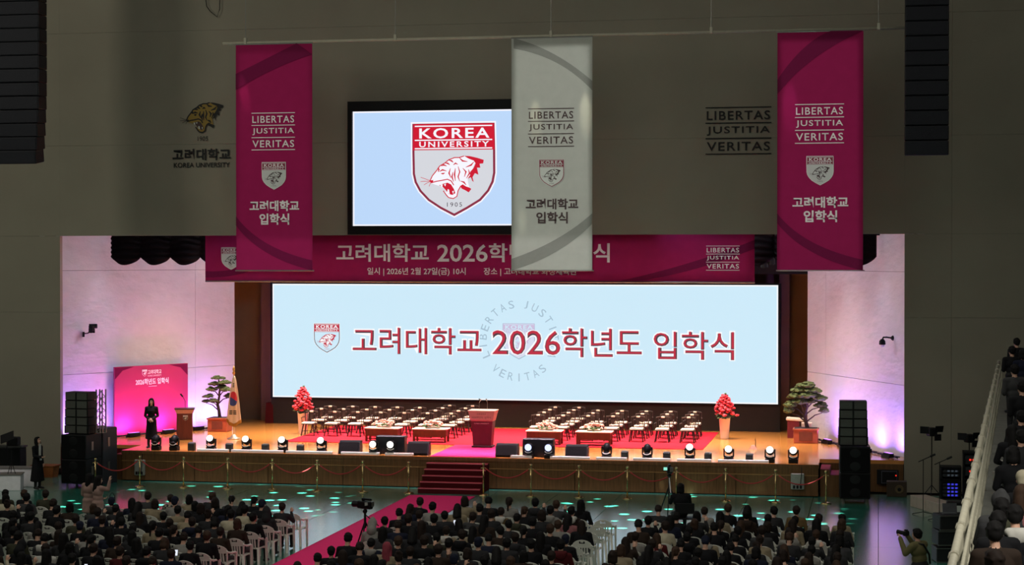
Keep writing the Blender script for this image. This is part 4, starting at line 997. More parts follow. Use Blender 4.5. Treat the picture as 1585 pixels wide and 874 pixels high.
for px, pyb, pyt, lab in ((1442, 766, 668, 'barn door lamp on a tall thin stand near the stage corner'), (1500, 774, 678, 'barn door lamp on a tall thin stand behind the red lit rack')):
    Y = 59.6 if px < 1490 else 60.2; p = aty(px, pyb, Y); zt = aty(px, pyt, Y).z
    t = thing('lamp_stand', lab, 'lamp', (p.x, Y, 0))
    b = MB(); b.cyl((0, 0, .3), (0, 0, zt - .1), .018, n=6); b.build('pole', m_black, t)
    for k in range(3): b = MB(); b.cyl((0, 0, .45), (.4 * math.cos(k * 2.1 + .4), .4 * math.sin(k * 2.1 + .4), 0), .012, n=5); b.build('leg', m_black, t)
    b = MB(); b.box((0, 0, zt), (.26, .3, .26), rz=.4, bev=.03); b.build('lamp_head', m_black, t)
    b = MB(); b.box((.22, -.12, zt + .1), (.28, .02, .2), rz=.5, rx=.3); b.build('barn_door', m_black, t); b = MB(); b.box((-.22, -.1, zt + .06), (.3, .02, .22), rz=-.5); b.build('barn_door', m_black, t); b = MB(); b.box((.18, -.12, zt - .16), (.22, .02, .2), rz=.4); b.build('barn_door', m_black, t)
for px, pyb, pyt, lab in ((1431, 794, 708, 'microphone stand with a boom, left of the two by the pale boxes'), (1456, 803, 712, 'microphone stand with a boom, right of the two by the pale boxes')):
    p = atz(px, pyb); zt = aty(px, pyt, p.y).z
    t = thing('microphone_stand', lab, 'stand', (p.x - .05, p.y - .45, 0), 0, 'microphone stands')
    b = MB(); b.cyl((0, 0, .05), (0, 0, zt), .013, n=6); b.build('pole', m_black, t)
    b = MB()
    for k in range(3): b.cyl((0, 0, .1), (.36 * math.cos(k * 2.1 + 2.6), .36 * math.sin(k * 2.1 + 2.6), .01), .012, n=5)
    b.build('tripod_base', m_black, t)
    b = MB(); b.cyl((-.14, 0, zt - .08), (.26, -.05, zt + .12), .013, n=6); b.cyl((.2, -.04, zt + .09), (.34, -.06, zt + .16), .03, n=8); b.build('boom', m_black, t)
p = atz(1468, 868); 
for i, (dz, lab) in enumerate(((0, 'bottom'), (.42, 'middle'), (.8, 'top'))):
    b = MB(); b.box((0, 0, .19), (.72, .6, .37), bev=.02); o = b.build('flight_case', M('flight_case_black', '1d1f22', .5, noise=.2), None, loc=(p.x + .02 * i, p.y, dz), rz=.2 + .05 * i)
    tag(o, 'black flight case in the stack left of the railing, %s one' % lab, 'case', 'stack of black flight cases')
    b = MB(); b.box((0, -.31, .36), (.74, .02, .03)); b.box((0, -.31, .02), (.74, .02, .03)); b.build('metal_edge', m_steel, o)
b = MB(); b.box((p.x, p.y, 1.19), (.36, .26, .02), rz=.25); b.box((p.x + .03, p.y + .12, 1.3), (.36, .02, .24), rz=.25, rx=-.2); tag(b.build('laptop', M('grey_laptop', '55585c', .4)), 'grey laptop open on the flight case stack', 'laptop')
p = atz(1482, 833)
b = MB(); b.box((p.x, p.y + 1.2, .42), (.5, .4, .84), bev=.02); t = tag(b.build('tall_case', m_black), 'tall black trunk beside the railing behind the flight cases', 'case')
b = MB(); b.box((p.x, p.y + .99, .62), (.28, .02, .26)); b.build('paper_label', m_printgrey, t)
# ------------------------------------------------------------------ left corner: white desks, keyboard rig, music stand, orange crate
p = atz(28, 761)
t = thing('white_desk', 'low white draped desk at the left edge, nearer one', 'desk', (p.x - 1.0, p.y + .1, 0), .30)
b = MB(); b.box((0, .3, .25), (1.9, .7, .5), bev=.01); b.build('body', m_paint, t)
b = MB(); b.box((0, .3, .51), (1.95, .74, .03)); b.build('desk_top', M('grey_desk_top', '77736f', .6), t)
t = thing('white_desk', 'low white draped desk at the left edge, further one', 'desk', (p.x - .95, p.y + 1.15, 0), .18)
b = MB(); b.box((0, .3, .3), (1.9, .6, .6), bev=.01); b.build('body', m_paint, t)
b = MB(); b.box((0, .3, .61), (1.95, .64, .03)); b.build('desk_top', M('grey_desk_top', '77736f', .6), t)
t = thing('keyboard_table', 'dark table with black mixing gear behind the white desks at left', 'table', (aty(2, 720, 59.0).x, 59.0, 0))
b = MB(); b.box((0, 0, .55), (1.6, .5, 1.1), bev=.02); b.build('table_body', m_black, t)
b = MB(); b.box((.1, 0, 1.13), (1.5, .46, .05)); b.build('mixer', M('mixer_grey', '3c3b3a', .5), t)
b = MB(); b.box((.45, 0, 1.3), (.4, .3, .3), bev=.03); b.build('monitor', m_black, t)
p = aty(11, 690, 58.3)
t = thing('music_stand', 'black music stand with a tilted desk at the left edge', 'music stand', (p.x, 58.3, 0))
b = MB(); b.cyl((0, 0, .05), (0, 0, 1.35), .016, n=6); b.build('pole', m_black, t)
b = MB(); b.box((0, 0, 1.5), (.5, .02, .34), rx=-.6, ry=-.35); b.build('sheet_desk', m_black, t)
b = MB()
for k in range(3): b.cyl((0, 0, .3), (.25 * math.cos(k * 2.1), .25 * math.sin(k * 2.1), .01), .012, n=5)
b.build('tripod_base', m_black, t)
p = aty(22, 735, 56.6)
t = thing('mini_tripod', 'small black tripod standing on the nearer white desk', 'tripod', (p.x, 56.4, .525))
for k in range(3): b = MB(); b.cyl((0, 0, .4), (.14 * math.cos(k * 2.1), .14 * math.sin(k * 2.1), 0), .012, n=5); b.build('leg', m_black, t)
b = MB(); b.cyl((0, 0, .38), (0, 0, .75), .014, n=6); b.build('column', m_black, t)
p = atz(60, 740)
t = thing('orange_crate', 'orange plastic crate on the floor behind the woman in the black coat', 'crate', (p.x, 60.0, 0))
b = MB(); b.frustum((0, 0, .0), (.72, .45), (.82, .5), .38); b.build('bin', m_orange, t)
b = MB(); b.box((0, 0, .39), (.88, .55, .05), bev=.01); b.build('rim', m_orange, t)
# a thin cable loop hanging against the facade at the top
b = MB(); P_ = [aty(*c, 61.12) for c in ((318, -60), (318, -5), (320, 10), (326, 18), (336, 26), (340, 14), (340, -5), (341, -60))]
b.tube(P_, .014, 5); tag(b.build('cable_loop', m_black), 'thin black cable loop hanging down the grey wall at the top left', 'cable')
# ------------------------------------------------------------------ grandstand on the right with its railing
GO, GD, GN = Vector((.73, 18.8, 0)), Vector((.0728, .9973, 0)), Vector((.9973, -.0728, 0))
GR = math.atan2(GD.y, GD.x) - PI / 2
def gp(u, v, z=0.0): return GO + GD * v + GN * u + Vector((0, 0, z))
gs = struct('grandstand'); gs.location = GO; gs.rotation_euler.z = GR; SF = 3.5
for k, (u0, u1) in enumerate(((-.12, .95), (.95, 1.75), (1.75, 2.55), (2.55, 3.35), (3.35, 4.15), (4.15, 4.95))):
    for j in range(4):
        v0 = -6 + j * 11.5
        b = MB(); b.box(((u0 + u1) / 2, v0 + 5.75, (SF + .42 * k) / 2), (u1 - u0 - .004, 11.49, SF + .42 * k)); b.build('concrete_step', m_concrete, gs)
rl = thing('stand_railing', 'cream painted metal railing along the edge of the right stand', 'railing', gp(0, 0, SF), GR)
b = MB(); b.cyl((0, -2.5, 1.1), (0, 35.2, 1.1), .042, n=12); b.build('top_rail', m_rail, rl, True)
for z, r_ in ((.86, .022), (.6, .022), (.34, .022)):
    b = MB(); b.cyl((.05, -2.5, z), (.05, 35.2, z), r_, n=8); b.build('lower_rail', m_rail, rl, True)
pm = cm = bm_ = None
for i in range(19):
    v = -2.2 + i * 2.08
    if pm is None:
        b = MB(); b.box((0, 0, .54), (.06, .06, 1.08)); o = b.build('post', m_rail, rl); pm = o.data
        b = MB(); b.cyl((0, -.06, 0), (0, .06, 0), .056, n=12); c_ = b.build('rail_collar', m_rail, rl); cm = c_.data
    else: o = link('post', pm, rl); c_ = link('rail_collar', cm, rl)
    o.location = (0, v, 0); c_.location = (0, v, 1.1)
    for j in range(1, 6):
        if bm_ is None:
            b = MB(); b.box((.05, 0, .60), (.02, .03, .56)); o = b.build('baluster', m_rail, rl); bm_ = o.data
        else: o = link('baluster', bm_, rl)
        o.location = (0, v + j * .345, 0)
# ------------------------------------------------------------------ people
TOPS = {'black': '131316', 'charcoal': '2a2a2c', 'dark grey': '3a3a3b', 'navy': '171b2c', 'dark brown': '2e231c', 'olive': '38382a', 'beige': '8d8068', 'light grey': '86837d', 'cream': 'b3aa92', 'white': 'b9b6ae', 'maroon': '4c1418', 'dusty pink': '8c5a5c', 'tan': '6b5636', 'olive green': '66603f', 'rose beige': '9c8076'}
HAIRS = {'black': '0f0d0d', 'dark brown': '241a15', 'brown': '3b2a1f', 'reddish pink': '8a3a46'}
def mtop(c): return M('cloth_' + c.replace(' ', '_'), TOPS[c], 0.85, noise=.16, scale=7, spec=.2)
def mhair(c): return M('hair_' + c.replace(' ', '_'), HAIRS[c], 0.75, noise=.25, scale=40, stretch=(1, 1, .2), spec=.2)
class Prims:
    def __init__(s): s.c = []; s.e = []
    def cap(s, a, b, r0, r1, m): s.c.append((Vector(a), Vector(b), r0, r1, m))
    def ell(s, c, r, m, rot=None): s.e.append((Vector(c), Vector(r), rot or Matrix.Identity(3), m))
    def mesh(s, name, voxel=.012, tris=3500, smooth=3, ns=6):
        b = bmesh.new()
        for a, d, r0, r1, m in s.c:
            for p, r in ((a, r0), (d, r1)): bmesh.ops.create_icosphere(b, subdivisions=2, radius=r, matrix=Matrix.Translation(p))
            L = (d - a).length
            if L > 1e-4: bmesh.ops.create_cone(b, cap_ends=True, segments=14, radius1=r0, radius2=r1, depth=L, matrix=Matrix.Translation((a + d) / 2) @ (d - a).to_track_quat('Z', 'Y').to_matrix().to_4x4())
        for c, r, rot, m in s.e: bmesh.ops.create_icosphere(b, subdivisions=3, radius=1, matrix=Matrix.Translation(c) @ rot.to_4x4() @ Matrix.Diagonal((*r, 1)))
        me = bpy.data.meshes.new(name); b.to_mesh(me); b.free()
        o = bpy.data.objects.new('tmp', me); C.objects.link(o)
        q = o.modifiers.new('r', 'REMESH'); q.mode = 'VOXEL'; q.voxel_size = voxel
        q = o.modifiers.new('s', 'SMOOTH'); q.factor = .5; q.iterations = smooth
        dg = bpy.context.evaluated_depsgraph_get(); n = len(o.evaluated_get(dg).data.polygons) * 2
        q = o.modifiers.new('d', 'DECIMATE'); q.ratio = min(1, tris / max(n, 1))
        dg = bpy.context.evaluated_depsgraph_get()
        out = bpy.data.meshes.new_from_object(o.evaluated_get(dg)); out.name = name
        bpy.data.objects.remove(o); bpy.data.meshes.remove(me); out.materials.clear()
        for m in (m_skin, m_black, m_black, m_shoe, m_eye, m_lip)[:ns]: out.materials.append(m)
        cen = np.array([p.center[:] for p in out.polygons]); best = np.full(len(cen), 9e9); idx = np.zeros(len(cen), int)
        for a, d, r0, r1, m in s.c:
            A, D = np.array(a), np.array(d - a); t = np.clip((cen - A) @ D / max(D @ D, 1e-9), 0, 1)
            dist = np.linalg.norm(cen - A - t[:, None] * D, axis=1) - (r0 + t * (r1 - r0)); k = dist < best; best[k] = dist[k]; idx[k] = m
        for c, r, rot, m in s.e:
            p = (cen - np.array(c)) @ np.array(rot); rr = np.array(r); kk = np.linalg.norm(p / rr, axis=1); g = np.linalg.norm(p / rr ** 2, axis=1) + 1e-9
            dist = kk * (kk - 1) / g; k = dist < best; best[k] = dist[k]; idx[k] = m
        for i, p in enumerate(out.polygons): p.material_index = int(idx[i])
        out.shade_smooth()
        return out
SK, TP, BT, SH, EY, LP = range(6)
def hand(P, wr, d, n, curl=.5, scale=1.0):
    """palm plus four unequal bent fingers and a thumb leaving the side of the palm"""
    wr, d, n = Vector(wr), Vector(d).normalized(), Vector(n).normalized(); n = (n - d * n.dot(d)).normalized(); s = d.cross(n)
    rot = Matrix((s, d, n)).transposed()
    P.ell(wr + d * .05, (.042 * scale, .055 * scale, .018), SK, rot)
    for off, L in ((-.030, .066), (-.010, .076), (.011, .072), (.031, .056)):
        b0 = wr + d * .09 * scale + s * off * scale; c1 = (d * math.cos(curl) + n * math.sin(curl)); b1 = b0 + c1 * L * .55 * scale
        c2 = (d * math.cos(curl * 2) + n * math.sin(curl * 2)); P.cap(b0, b1, .0095, .0088, SK); P.cap(b1, b1 + c2 * L * .5 * scale, .0088, .0075, SK)
    b0 = wr + d * .03 - s * .036 * scale; b1 = b0 + (d * .7 - s * .6 + n * .2).normalized() * .04; P.cap(b0, b1, .0125, .011, SK); P.cap(b1, b1 + (d * .9 - s * .1 + n * .35).normalized() * .035, .011, .009, SK)
def human(name, pel, lean, pitch, yaw, arms, legs, coat=None, puff=1.0, tris=3500, fem=False, side=0.0, hands=True, voxel=.012, hcurl=.5):
    P = Prims(); P0 = Vector(pel); u = Vector((math.sin(side), math.sin(lean) * math.cos(side), math.cos(lean) * math.cos(side))).normalized()
    rot = Vector((0, 0, 1)).rotation_difference(u).to_matrix(); X = rot @ Vector((1, 0, 0)); Fd = rot @ Vector((0, 1, 0)); w_ = .93 if fem else 1.0
    P.ell(P0 + u * .02, (.165 * (1.0 if fem else .98) * puff, .13 * puff, .13), BT if not coat else TP, rot)
    P.ell(P0 + u * .16, (.145 * w_ * puff, .115 * puff, .14), TP, rot); P.ell(P0 + u * .33, (.172 * w_ * puff, .125 * puff, .17), TP, rot)
    P.ell(P0 + u * .42, (.15 * w_ * puff, .10 * puff, .10), TP, rot)
    if fem: P.ell(P0 + u * .34 + Fd * .06, (.12, .07, .07), TP, rot)
    N = P0 + u * .50
    hc = N + u * .145 + Vector((0, .02, .01)); H = Matrix.Translation(hc) @ (Matrix.Rotation(yaw, 4, 'Z') @ Matrix.Rotation(-pitch, 4, 'X'))
    h3 = H.to_3x3(); hp = lambda x, y, z: H @ Vector((x, y, z))
    P.cap(N - u * .05, hp(0, -.02, -.08), .058, .05, SK)
    P.cap(N - u * .055 - X * .05, N - u * .055 + X * .05, .055 * puff, .055 * puff, TP)
    P.ell(hp(0, -.012, .02), (.073, .092, .098), SK, h3); P.ell(hp(0, .022, -.03), (.06, .068, .083), SK, h3); P.ell(hp(0, .05, -.088), (.032, .034, .026), SK, h3)
    P.cap(hp(0, .086, .0), hp(0, .103, -.032), .009, .013, SK)
    for s in (-1, 1):
        P.ell(hp(s * .076, -.005, -.015), (.012, .022, .032), SK, h3); P.ell(hp(s * .03, .080, .002), (.013, .008, .007), EY, h3); P.ell(hp(s * .03, .082, .026), (.022, .008, .006), EY, h3)
    P.ell(hp(0, .088, -.064), (.022, .01, .007), LP, h3)
    for s, (el, wr, hd, hn) in zip((-1, 1), arms):
        sh = P0 + u * .43 + X * s * .175 * w_ * (1 + (puff - 1) * .6)
        P.cap(P0 + u * .43 + X * s * .07, sh, .075 * puff, .068 * puff, TP); P.cap(sh, el, .062 * puff, .05 * puff, TP); P.cap(el, wr, .05 * puff, .037 * puff, TP)
        if hands:
            d = Vector(hd) if hd else (Vector(wr) - Vector(el)); P.cap(wr, Vector(wr) + d.normalized() * .03, .027, .026, SK); hand(P, wr, d, hn, hcurl, .95)
    for s, (kn, an, td) in zip((-1, 1), legs):
        hip = P0 + X * s * .09
        P.cap(hip, kn, .085, .062, BT); P.cap(kn, an, .06, .042, BT)
        an = Vector(an); td = Vector(td).normalized(); P.cap(an - td * .03 - Vector((0, 0, .03)), an + td * .14 - Vector((0, 0, .045)), .045, .036, SH)
    if coat:      # skirt of a coat or dress from the waist down to a hem
        zt, zh, r0, r1 = coat
        for k in range(22):
            t = k / 21; z = zt + (zh - zt) * t; r = r0 + (r1 - r0) * t
            P.ell((P0.x, P0.y, z), (r, r * .74, .055), TP)
    me = P.mesh(name, voxel, tris)
    return me, H
def seated(name, lean, pitch, yaw, puff=1.0, raised=None, side=0.0, fem=False):
    P0 = Vector((0, -.06, .50))
    arms = []
    for s in (-1, 1):
        sh = P0 + Vector((0, math.sin(lean) * .43, math.cos(lean) * .43)) + Vector((s * .19, 0, 0))
        if raised and s in raised: el = sh + Vector((s * .08, .16, -.16)); wr = el + Vector((-s * .10, .12, .22)); arms.append((el, wr, (0, .1, 1), (0, 1, 0)))
        else: el = sh + Vector((s * .06, .04, -.25)); wr = Vector((s * .07, .26, .60)); arms.append((el, wr, (-s * .5, 1, -.1), (0, 0, -1)))
    legs = [((s * .13, .36, .49), (s * .13, .38, .10), (s * .15, 1, 0)) for s in (-1, 1)]
    return human(name, P0, lean, pitch, yaw, arms, legs, None, puff, 3200, fem, side)
POSES = [seated('person', .05, .05, 0, 1.0), seated('person', .05, .0, .25, 1.12), seated('person', .30, .5, 0, 1.0), seated('person', .16, .28, -.2, 1.14), seated('person', .0, -.05, -.45, 1.0, fem=True),
         seated('person', .10, .12, .5, 1.0, fem=True), seated('person', .06, .05, .1, 1.05, raised=(1,)), seated('person', .22, .7, .1, 1.12), seated('person', .08, .05, -.1, 1.0, side=.12)]
def hairs(kind):
    P = Prims()
    if kind != 'hood':
        P.ell((0, -.026, .034), (.088, .100, .098), 0); P.ell((0, -.05, -.01), (.084, .075, .085), 0); P.ell((0, .03, .085), (.062, .055, .04), 0)
    for s in (-1, 1):
        if kind in ('short',): P.ell((s * .072, -.01, .0), (.02, .04, .045), 0)
        if kind in ('bob', 'long'): P.cap((s * .068, .0, .03), (s * .075, .01, -.11), .035, .032, 0)
        if kind == 'long': P.cap((s * .075, -.01, -.1), (s * .085, -.03, -.27), .035, .028, 0)
    if kind in ('short', 'bob', 'bun', 'ponytail'):
        rr = random.Random(len(kind))
        for k in range(22):
            a_, e_ = rr.uniform(0, 2 * PI), rr.uniform(-.2, 1.4); v = Vector((math.cos(a_) * math.cos(e_), math.sin(a_) * math.cos(e_), math.sin(e_)))
            if v.y > .55 and v.z < .45: continue
            P.ell((v.x * .078, -.028 + v.y * .09, .03 + v.z * .088), (.026, .026, .02), 0)
    if kind == 'bob': P.ell((0, -.06, -.075), (.088, .06, .08), 0)
    if kind == 'long': P.cap((0, -.07, -.03), (0, -.095, -.30), .075, .06, 0); P.ell((0, -.09, -.22), (.095, .04, .15), 0)
    if kind == 'ponytail': P.ell((0, -.125, .03), (.03, .03, .03), 0); P.cap((0, -.14, .02), (0, -.15, -.2), .032, .02, 0)
    if kind == 'bun': P.ell((0, -.09, .11), (.045, .045, .04), 0)
    if kind == 'cap': P.ell((0, .11, .055), (.07, .065, .012), 0); P.ell((0, -.02, .05), (.095, .108, .09), 0)
    if kind == 'hood': P.ell((0, -.03, .025), (.108, .118, .122), 0); P.cap((0, -.06, -.06), (0, -.07, -.16), .1, .12, 0); P.ell((0, -.05, .1), (.06, .07, .07), 0)
    return P.mesh('hair' if kind not in ('hood', 'cap') else kind, .012, 760, 1, 1)
HM = {k: hairs(k) for k in ('short', 'bob', 'long', 'ponytail', 'bun', 'cap', 'hood')}
Pq = Prims(); Pq.cap((-.10, -.09, 0), (.10, -.09, 0), .05, .05, 0); Pq.ell((0, -.13, -.05), (.12, .05, .09), 0); Pq.cap((-.1, -.09, 0), (-.08, .03, -.03), .045, .03, 0); Pq.cap((.1, -.09, 0), (.08, .03, -.03), .045, .03, 0)
HOODM = Pq.mesh('hood', .014, 500, 2, 1)
BODYM = [m_skin, None, None, m_shoe, m_eye, m_lip]
def dress(o, i, m): o.material_slots[i].link = 'OBJECT'; o.material_slots[i].material = m
def place_person(me, H, loc, rz, scale, hair, hcol, top, bottom, name='person', hoodcol=None):
    o = bpy.data.objects.new(name, me); C.objects.link(o); o.location = loc; o.rotation_euler.z = rz; o.scale = (scale,) * 3
    dress(o, 1, top); dress(o, 2, bottom)
    h = bpy.data.objects.new('hair' if hair not in ('hood', 'cap') else hair, HM[hair]); C.objects.link(h); h.parent = o; h.matrix_local = H
    dress(h, 0, top if hair == 'hood' else (hcol))
    if hoodcol:
        q = bpy.data.objects.new('hood', HOODM); C.objects.link(q); q.parent = o; q.location = H.translation + Vector((0, -.035, -.155)); dress(q, 0, hoodcol)
    return o
m_pants = [M('trousers_black', '17171a', .85), M('trousers_navy', '1e2432', .85), M('trousers_grey', '3a3a3a', .85)]
# plastic armchair, facing +Y
def chair_parts():
    out = []
    b = MB(); b.box((0, .02, .425), (.46, .44, .03), bev=.012); b.box((0, .235, .41), (.44, .03, .05), bev=.01); out.append(('seat', b))
    b = MB(); Yb = lambda z: -.20 - (z - .43) * .24
    for s in (-1, 1): b.tube([(s * .2, Yb(.43), .43), (s * .22, Yb(.6), .6), (s * .235, Yb(.72), .72)], .022, 6)
    for k in range(5): x_ = (k - 2) * .062; b.box((x_, Yb(.55), .55), (.034, .014, .26), rx=.235)
    def top(u, v):
        x_ = (u - .5) * .49; z0 = .66; z1 = .70 + .15 * (1 - (2 * u - 1) ** 2) ** .6; z = z0 + (z1 - z0) * v; return (x_, Yb(z) + .03 * (2 * u - 1) ** 2, z)
    g = b.grid(top, 14, 6)
    kill = [f for f in b.b.faces if len(f.verts) == 4 and abs(f.calc_center_median().x) < .07 and .755 < f.calc_center_median().z < .80 and f.calc_area() < .004 and f.calc_area() > .0001 and abs(f.normal.y if f.normal.length else 1) >= 0 and any(v in g[6] + g[7] + g[8] + g[5] + g[9] for v in f.verts)]
    bmesh.ops.delete(b.b, geom=kill, context='FACES_ONLY'); fs = [f for f in b.b.faces if all(any(v is w for r_ in g for w in r_) for v in f.verts)]
    bmesh.ops.solidify(b.b, geom=fs, thickness=.016); out.append(('backrest', b))
    for s in (-1, 1):
        b = MB(); b.tube([(s * .235, Yb(.70), .70), (s * .27, -.14, .665), (s * .275, .12, .65), (s * .265, .2, .62)], [.022, .026, .026, .022], 7); out.append(('armrest', b))
        b = MB(); b.frustum((s * .26, .22, 0), (.04, .05), (.05, .06), .64, (0, -.03)); out.append(('leg', b))
        b = MB(); b.frustum((s * .255, -.33, 0), (.05, .04), (.06, .05), .44, (-s * .05, .12)); out.append(('leg', b))
    return out
pl = thing('plastic_chair', 'x', 'chair')
for nm, b in chair_parts(): b.build(nm, m_white, pl)
KIDS[pl.name] = [(k, []) for k in pl.children]
b = bmesh.new()
for k in pl.children: b.from_mesh(k.data)
one = bpy.data.meshes.new('plastic_chair'); b.to_mesh(one); b.free(); one.materials.append(m_white)
# the seating: three blocks of rows facing the stage
ORD = ordn + ['nineteenth', 'twentieth']
seats = []
for blk, x0, dx, n, ya, pitch, nr_ in (('left', -15.0, -.585, 16, 47.05, 1.11, 10), ('middle', -11.75, .61, 9, 47.4, 1.15, 10), ('right', -5.5, .578, 9, 47.25, 1.16, 10)):
    for r_ in range(nr_):
        for k in range(n):
            x_, y_ = x0 + dx * k, ya - pitch * r_
            px, py = proj((x_, y_, 1.25))
            if -25 < px < 1500 and py < 892 and not (blk == 'left' and r_ == 0 and k in (10, 11)): seats.append(dict(b=blk, r=r_, k=k, x=x_, y=y_, n=n))
vac = {('left', 0, 0), ('left', 0, 1), ('left', 0, 8), ('left', 0, 9), ('left', 1, 11), ('left', 0, 11), ('left', 2, 11), ('left', 3, 11), ('left', 1, 9), ('left', 4, 11), ('middle', 0, 1), ('middle', 0, 8), ('middle', 1, 8), ('middle', 2, 8), ('middle', 4, 8), ('middle', 5, 0), ('right', 0, 1), ('right', 0, 7), ('right', 1, 0), ('right', 0, 8)}
over = [((251, 763), 'plaid', 'short'), ((590, 846), 'beige', 'long', 'reddish pink'), ((553, 818), 'light grey', 'hood'), ((190, 855), 'maroon', 'short'), ((230, 860), 'cream', 'short'), ((286, 773), 'beige', 'bob'), ((392, 785), 'cream', 'short'), ((886, 802), 'dusty pink', 'long'),
        ((660, 783), 'light grey', 'short'), ((763, 784), 'tan', 'short'), ((786, 774), 'light grey', 'ponytail'), ((865, 790), 'light grey', 'short'), ((876, 815), 'light grey', 'short'), ((1094, 786), 'light grey', 'short'), ((1229, 791), 'tan', 'short'), ((1273, 799), 'light grey', 'ponytail'), ((1306, 799), 'beige', 'ponytail'),
        ((1258, 842), 'light grey', 'short'), ((1234, 853), 'black', 'long'), ((1045, 815), 'cream', 'short'), ((1180, 835), 'beige', 'short'), ((1280, 828), 'white', 'short'), ((10, 862), 'cream', 'short'), ((75, 845), 'white', 'short'), ((130, 860), 'beige', 'short'), ((335, 830), 'black', 'short'), ((295, 795), 'beige', 'short'), ((180, 810), 'black', 'short'), ((30, 832), 'olive', 'short'), ((700, 838), 'dark grey', 'short'), ((785, 866), 'light grey', 'short')]
tw = [('black', 46), ('charcoal', 15), ('dark grey', 8), ('navy', 8), ('dark brown', 7), ('olive', 4), ('beige', 4), ('light grey', 4), ('cream', 2), ('maroon', 1)]
tl_ = [c for c, n in tw for _ in range(n)]
hl = ['short'] * 50 + ['long'] * 24 + ['bob'] * 12 + ['ponytail'] * 6 + ['bun'] * 3 + ['hood'] * 2 + ['cap'] * 3
R2 = random.Random(21); people = []
for s in seats:
    s['occ'] = (s['b'], s['r'], s['k']) not in vac and R2.random() > (.05 if s['r'] > 0 else .12)
    s['top'] = R2.choice(tl_); s['hair'] = R2.choice(hl); s['hcol'] = R2.choice(['black'] * 5 + ['dark brown'] * 3 + ['brown']); s['pose'] = R2.choice([0, 0, 1, 1, 2, 3, 3, 4, 5, 6, 7, 8]); s['hood'] = R2.random() < .22
    s['jx'], s['jy'], s['rz'], s['sc'] = R2.uniform(-.05, .05), R2.uniform(-.05, .07), R2.uniform(-.16, .16), R2.uniform(.95, 1.05)
    s['pp'] = proj((s['x'] + s['jx'], s['y'], 1.2))
for ov in over:
    cand = [s for s in seats if not s.get('fix') and (s['b'], s['r'], s['k']) not in vac]
    s = min(cand, key=lambda q: (q['pp'][0] - ov[0][0]) ** 2 + 2 * (q['pp'][1] - ov[0][1]) ** 2); s['fix'] = True; s['occ'] = True; s['top'] = ov[1]; s['hair'] = ov[2]
    if len(ov) > 3: s['hcol'] = ov[3]
GRP = {'left': ('people seated in the left block', 'plastic chairs of the left block'), 'middle': ('people seated in the middle block', 'plastic chairs of the middle block'), 'right': ('people seated in the right block', 'plastic chairs of the right block')}
REF = {'left': 'from the runner', 'middle': 'from the runner', 'right': 'from the aisle'}
HD = {'short': 'short %s hair', 'bob': 'chin-length %s hair', 'long': 'long %s hair', 'ponytail': '%s ponytail', 'bun': '%s hair bun', 'hood': None, 'cap': None}
nchair = nppl = 0; usedpl = False
for s in seats:
    loc = (s['x'], s['y'], 0)
    where = '%s %s, %s row, %s block' % (ORD[s['k']], REF[s['b']], ORD[s['r']], s['b'])
    lab = ('white plastic chair, ' if s['occ'] else 'empty white plastic chair, ') + where
    full = (not s['occ']) or s['k'] in (0, 8) or s['r'] == 0 or (s['b'] == 'left' and s['k'] in (10, 12))
    crz = s['rz'] * .4
    if full:
        if not usedpl: pl.location = loc; pl.rotation_euler.z = crz; pl['label'] = lab; pl['group'] = GRP[s['b']][1]; usedpl = True
        else: copy_tree(pl, loc, crz, lab, GRP[s['b']][1])
    else: tag(link('plastic_chair', one, None, loc, crz), lab, 'chair', GRP[s['b']][1])
    nchair += 1
    if not s['occ']: continue
    me, H_ = POSES[s['pose']]
    top = Mplaid() if s['top'] == 'plaid' else mtop(s['top'])
    hc = mhair(s['hcol']) if s['hair'] != 'cap' else mtop('navy')
    o = place_person(me, H_, (s['x'] + s['jx'], s['y'] + s['jy'] * .5 + .02, 0), s['rz'], s['sc'], s['hair'], hc, top, R2.choice(m_pants), hoodcol=mtop(R2.choice(['white', 'light grey', s['top'], s['top'], s['top']]) if s['top'] != 'plaid' else 'white') if s['hood'] and s['hair'] in ('short', 'bun', 'cap') else None)
    tdesc = {'plaid': 'plaid shirt'}.get(s['top'], s['top'] + ' top')
    hd = HD[s['hair']] % s['hcol'] if HD[s['hair']] else ('hood up' if s['hair'] == 'hood' else 'navy cap')
    tag(o, 'person, %s, %s, %s' % (hd, tdesc, where), 'person', GRP[s['b']][0]); nppl += 1
print('chairs', nchair, 'people', nppl)
# lit phones held in the audience
for i, (px, py) in enumerate(((130, 864), (259, 834), (412 + 280, 803), (24, 862))):
    best = min([s for s in seats if s['occ']], key=lambda q: (q['pp'][0] - px) ** 2 + (q['pp'][1] - py) ** 2)
    b = MB(); b.box((0, 0, 0), (.075, .012, .15), bev=.004); p = Vector((best['x'] + .20, best['y'] + .30, .92))
    o = b.build('phone', m_black, None, loc=p); o.rotation_euler = (-.5, 0, .2); tag(o, 'lit phone held up in the %s block, %s row, %s %s' % (best['b'], ORD[best['r']], ORD[best['k']], REF[best['b']]), 'phone')
    b = MB(); b.box((0, -.0075, 0), (.066, .002, .135)); b.build('display', m_phone, o)
# ------------------------------------------------------------------ standing figures
LEGS = [((s * .10, .02, .50), (s * .10, 0, .09), (s * .2, 1, 0)) for s in (-1, 1)]
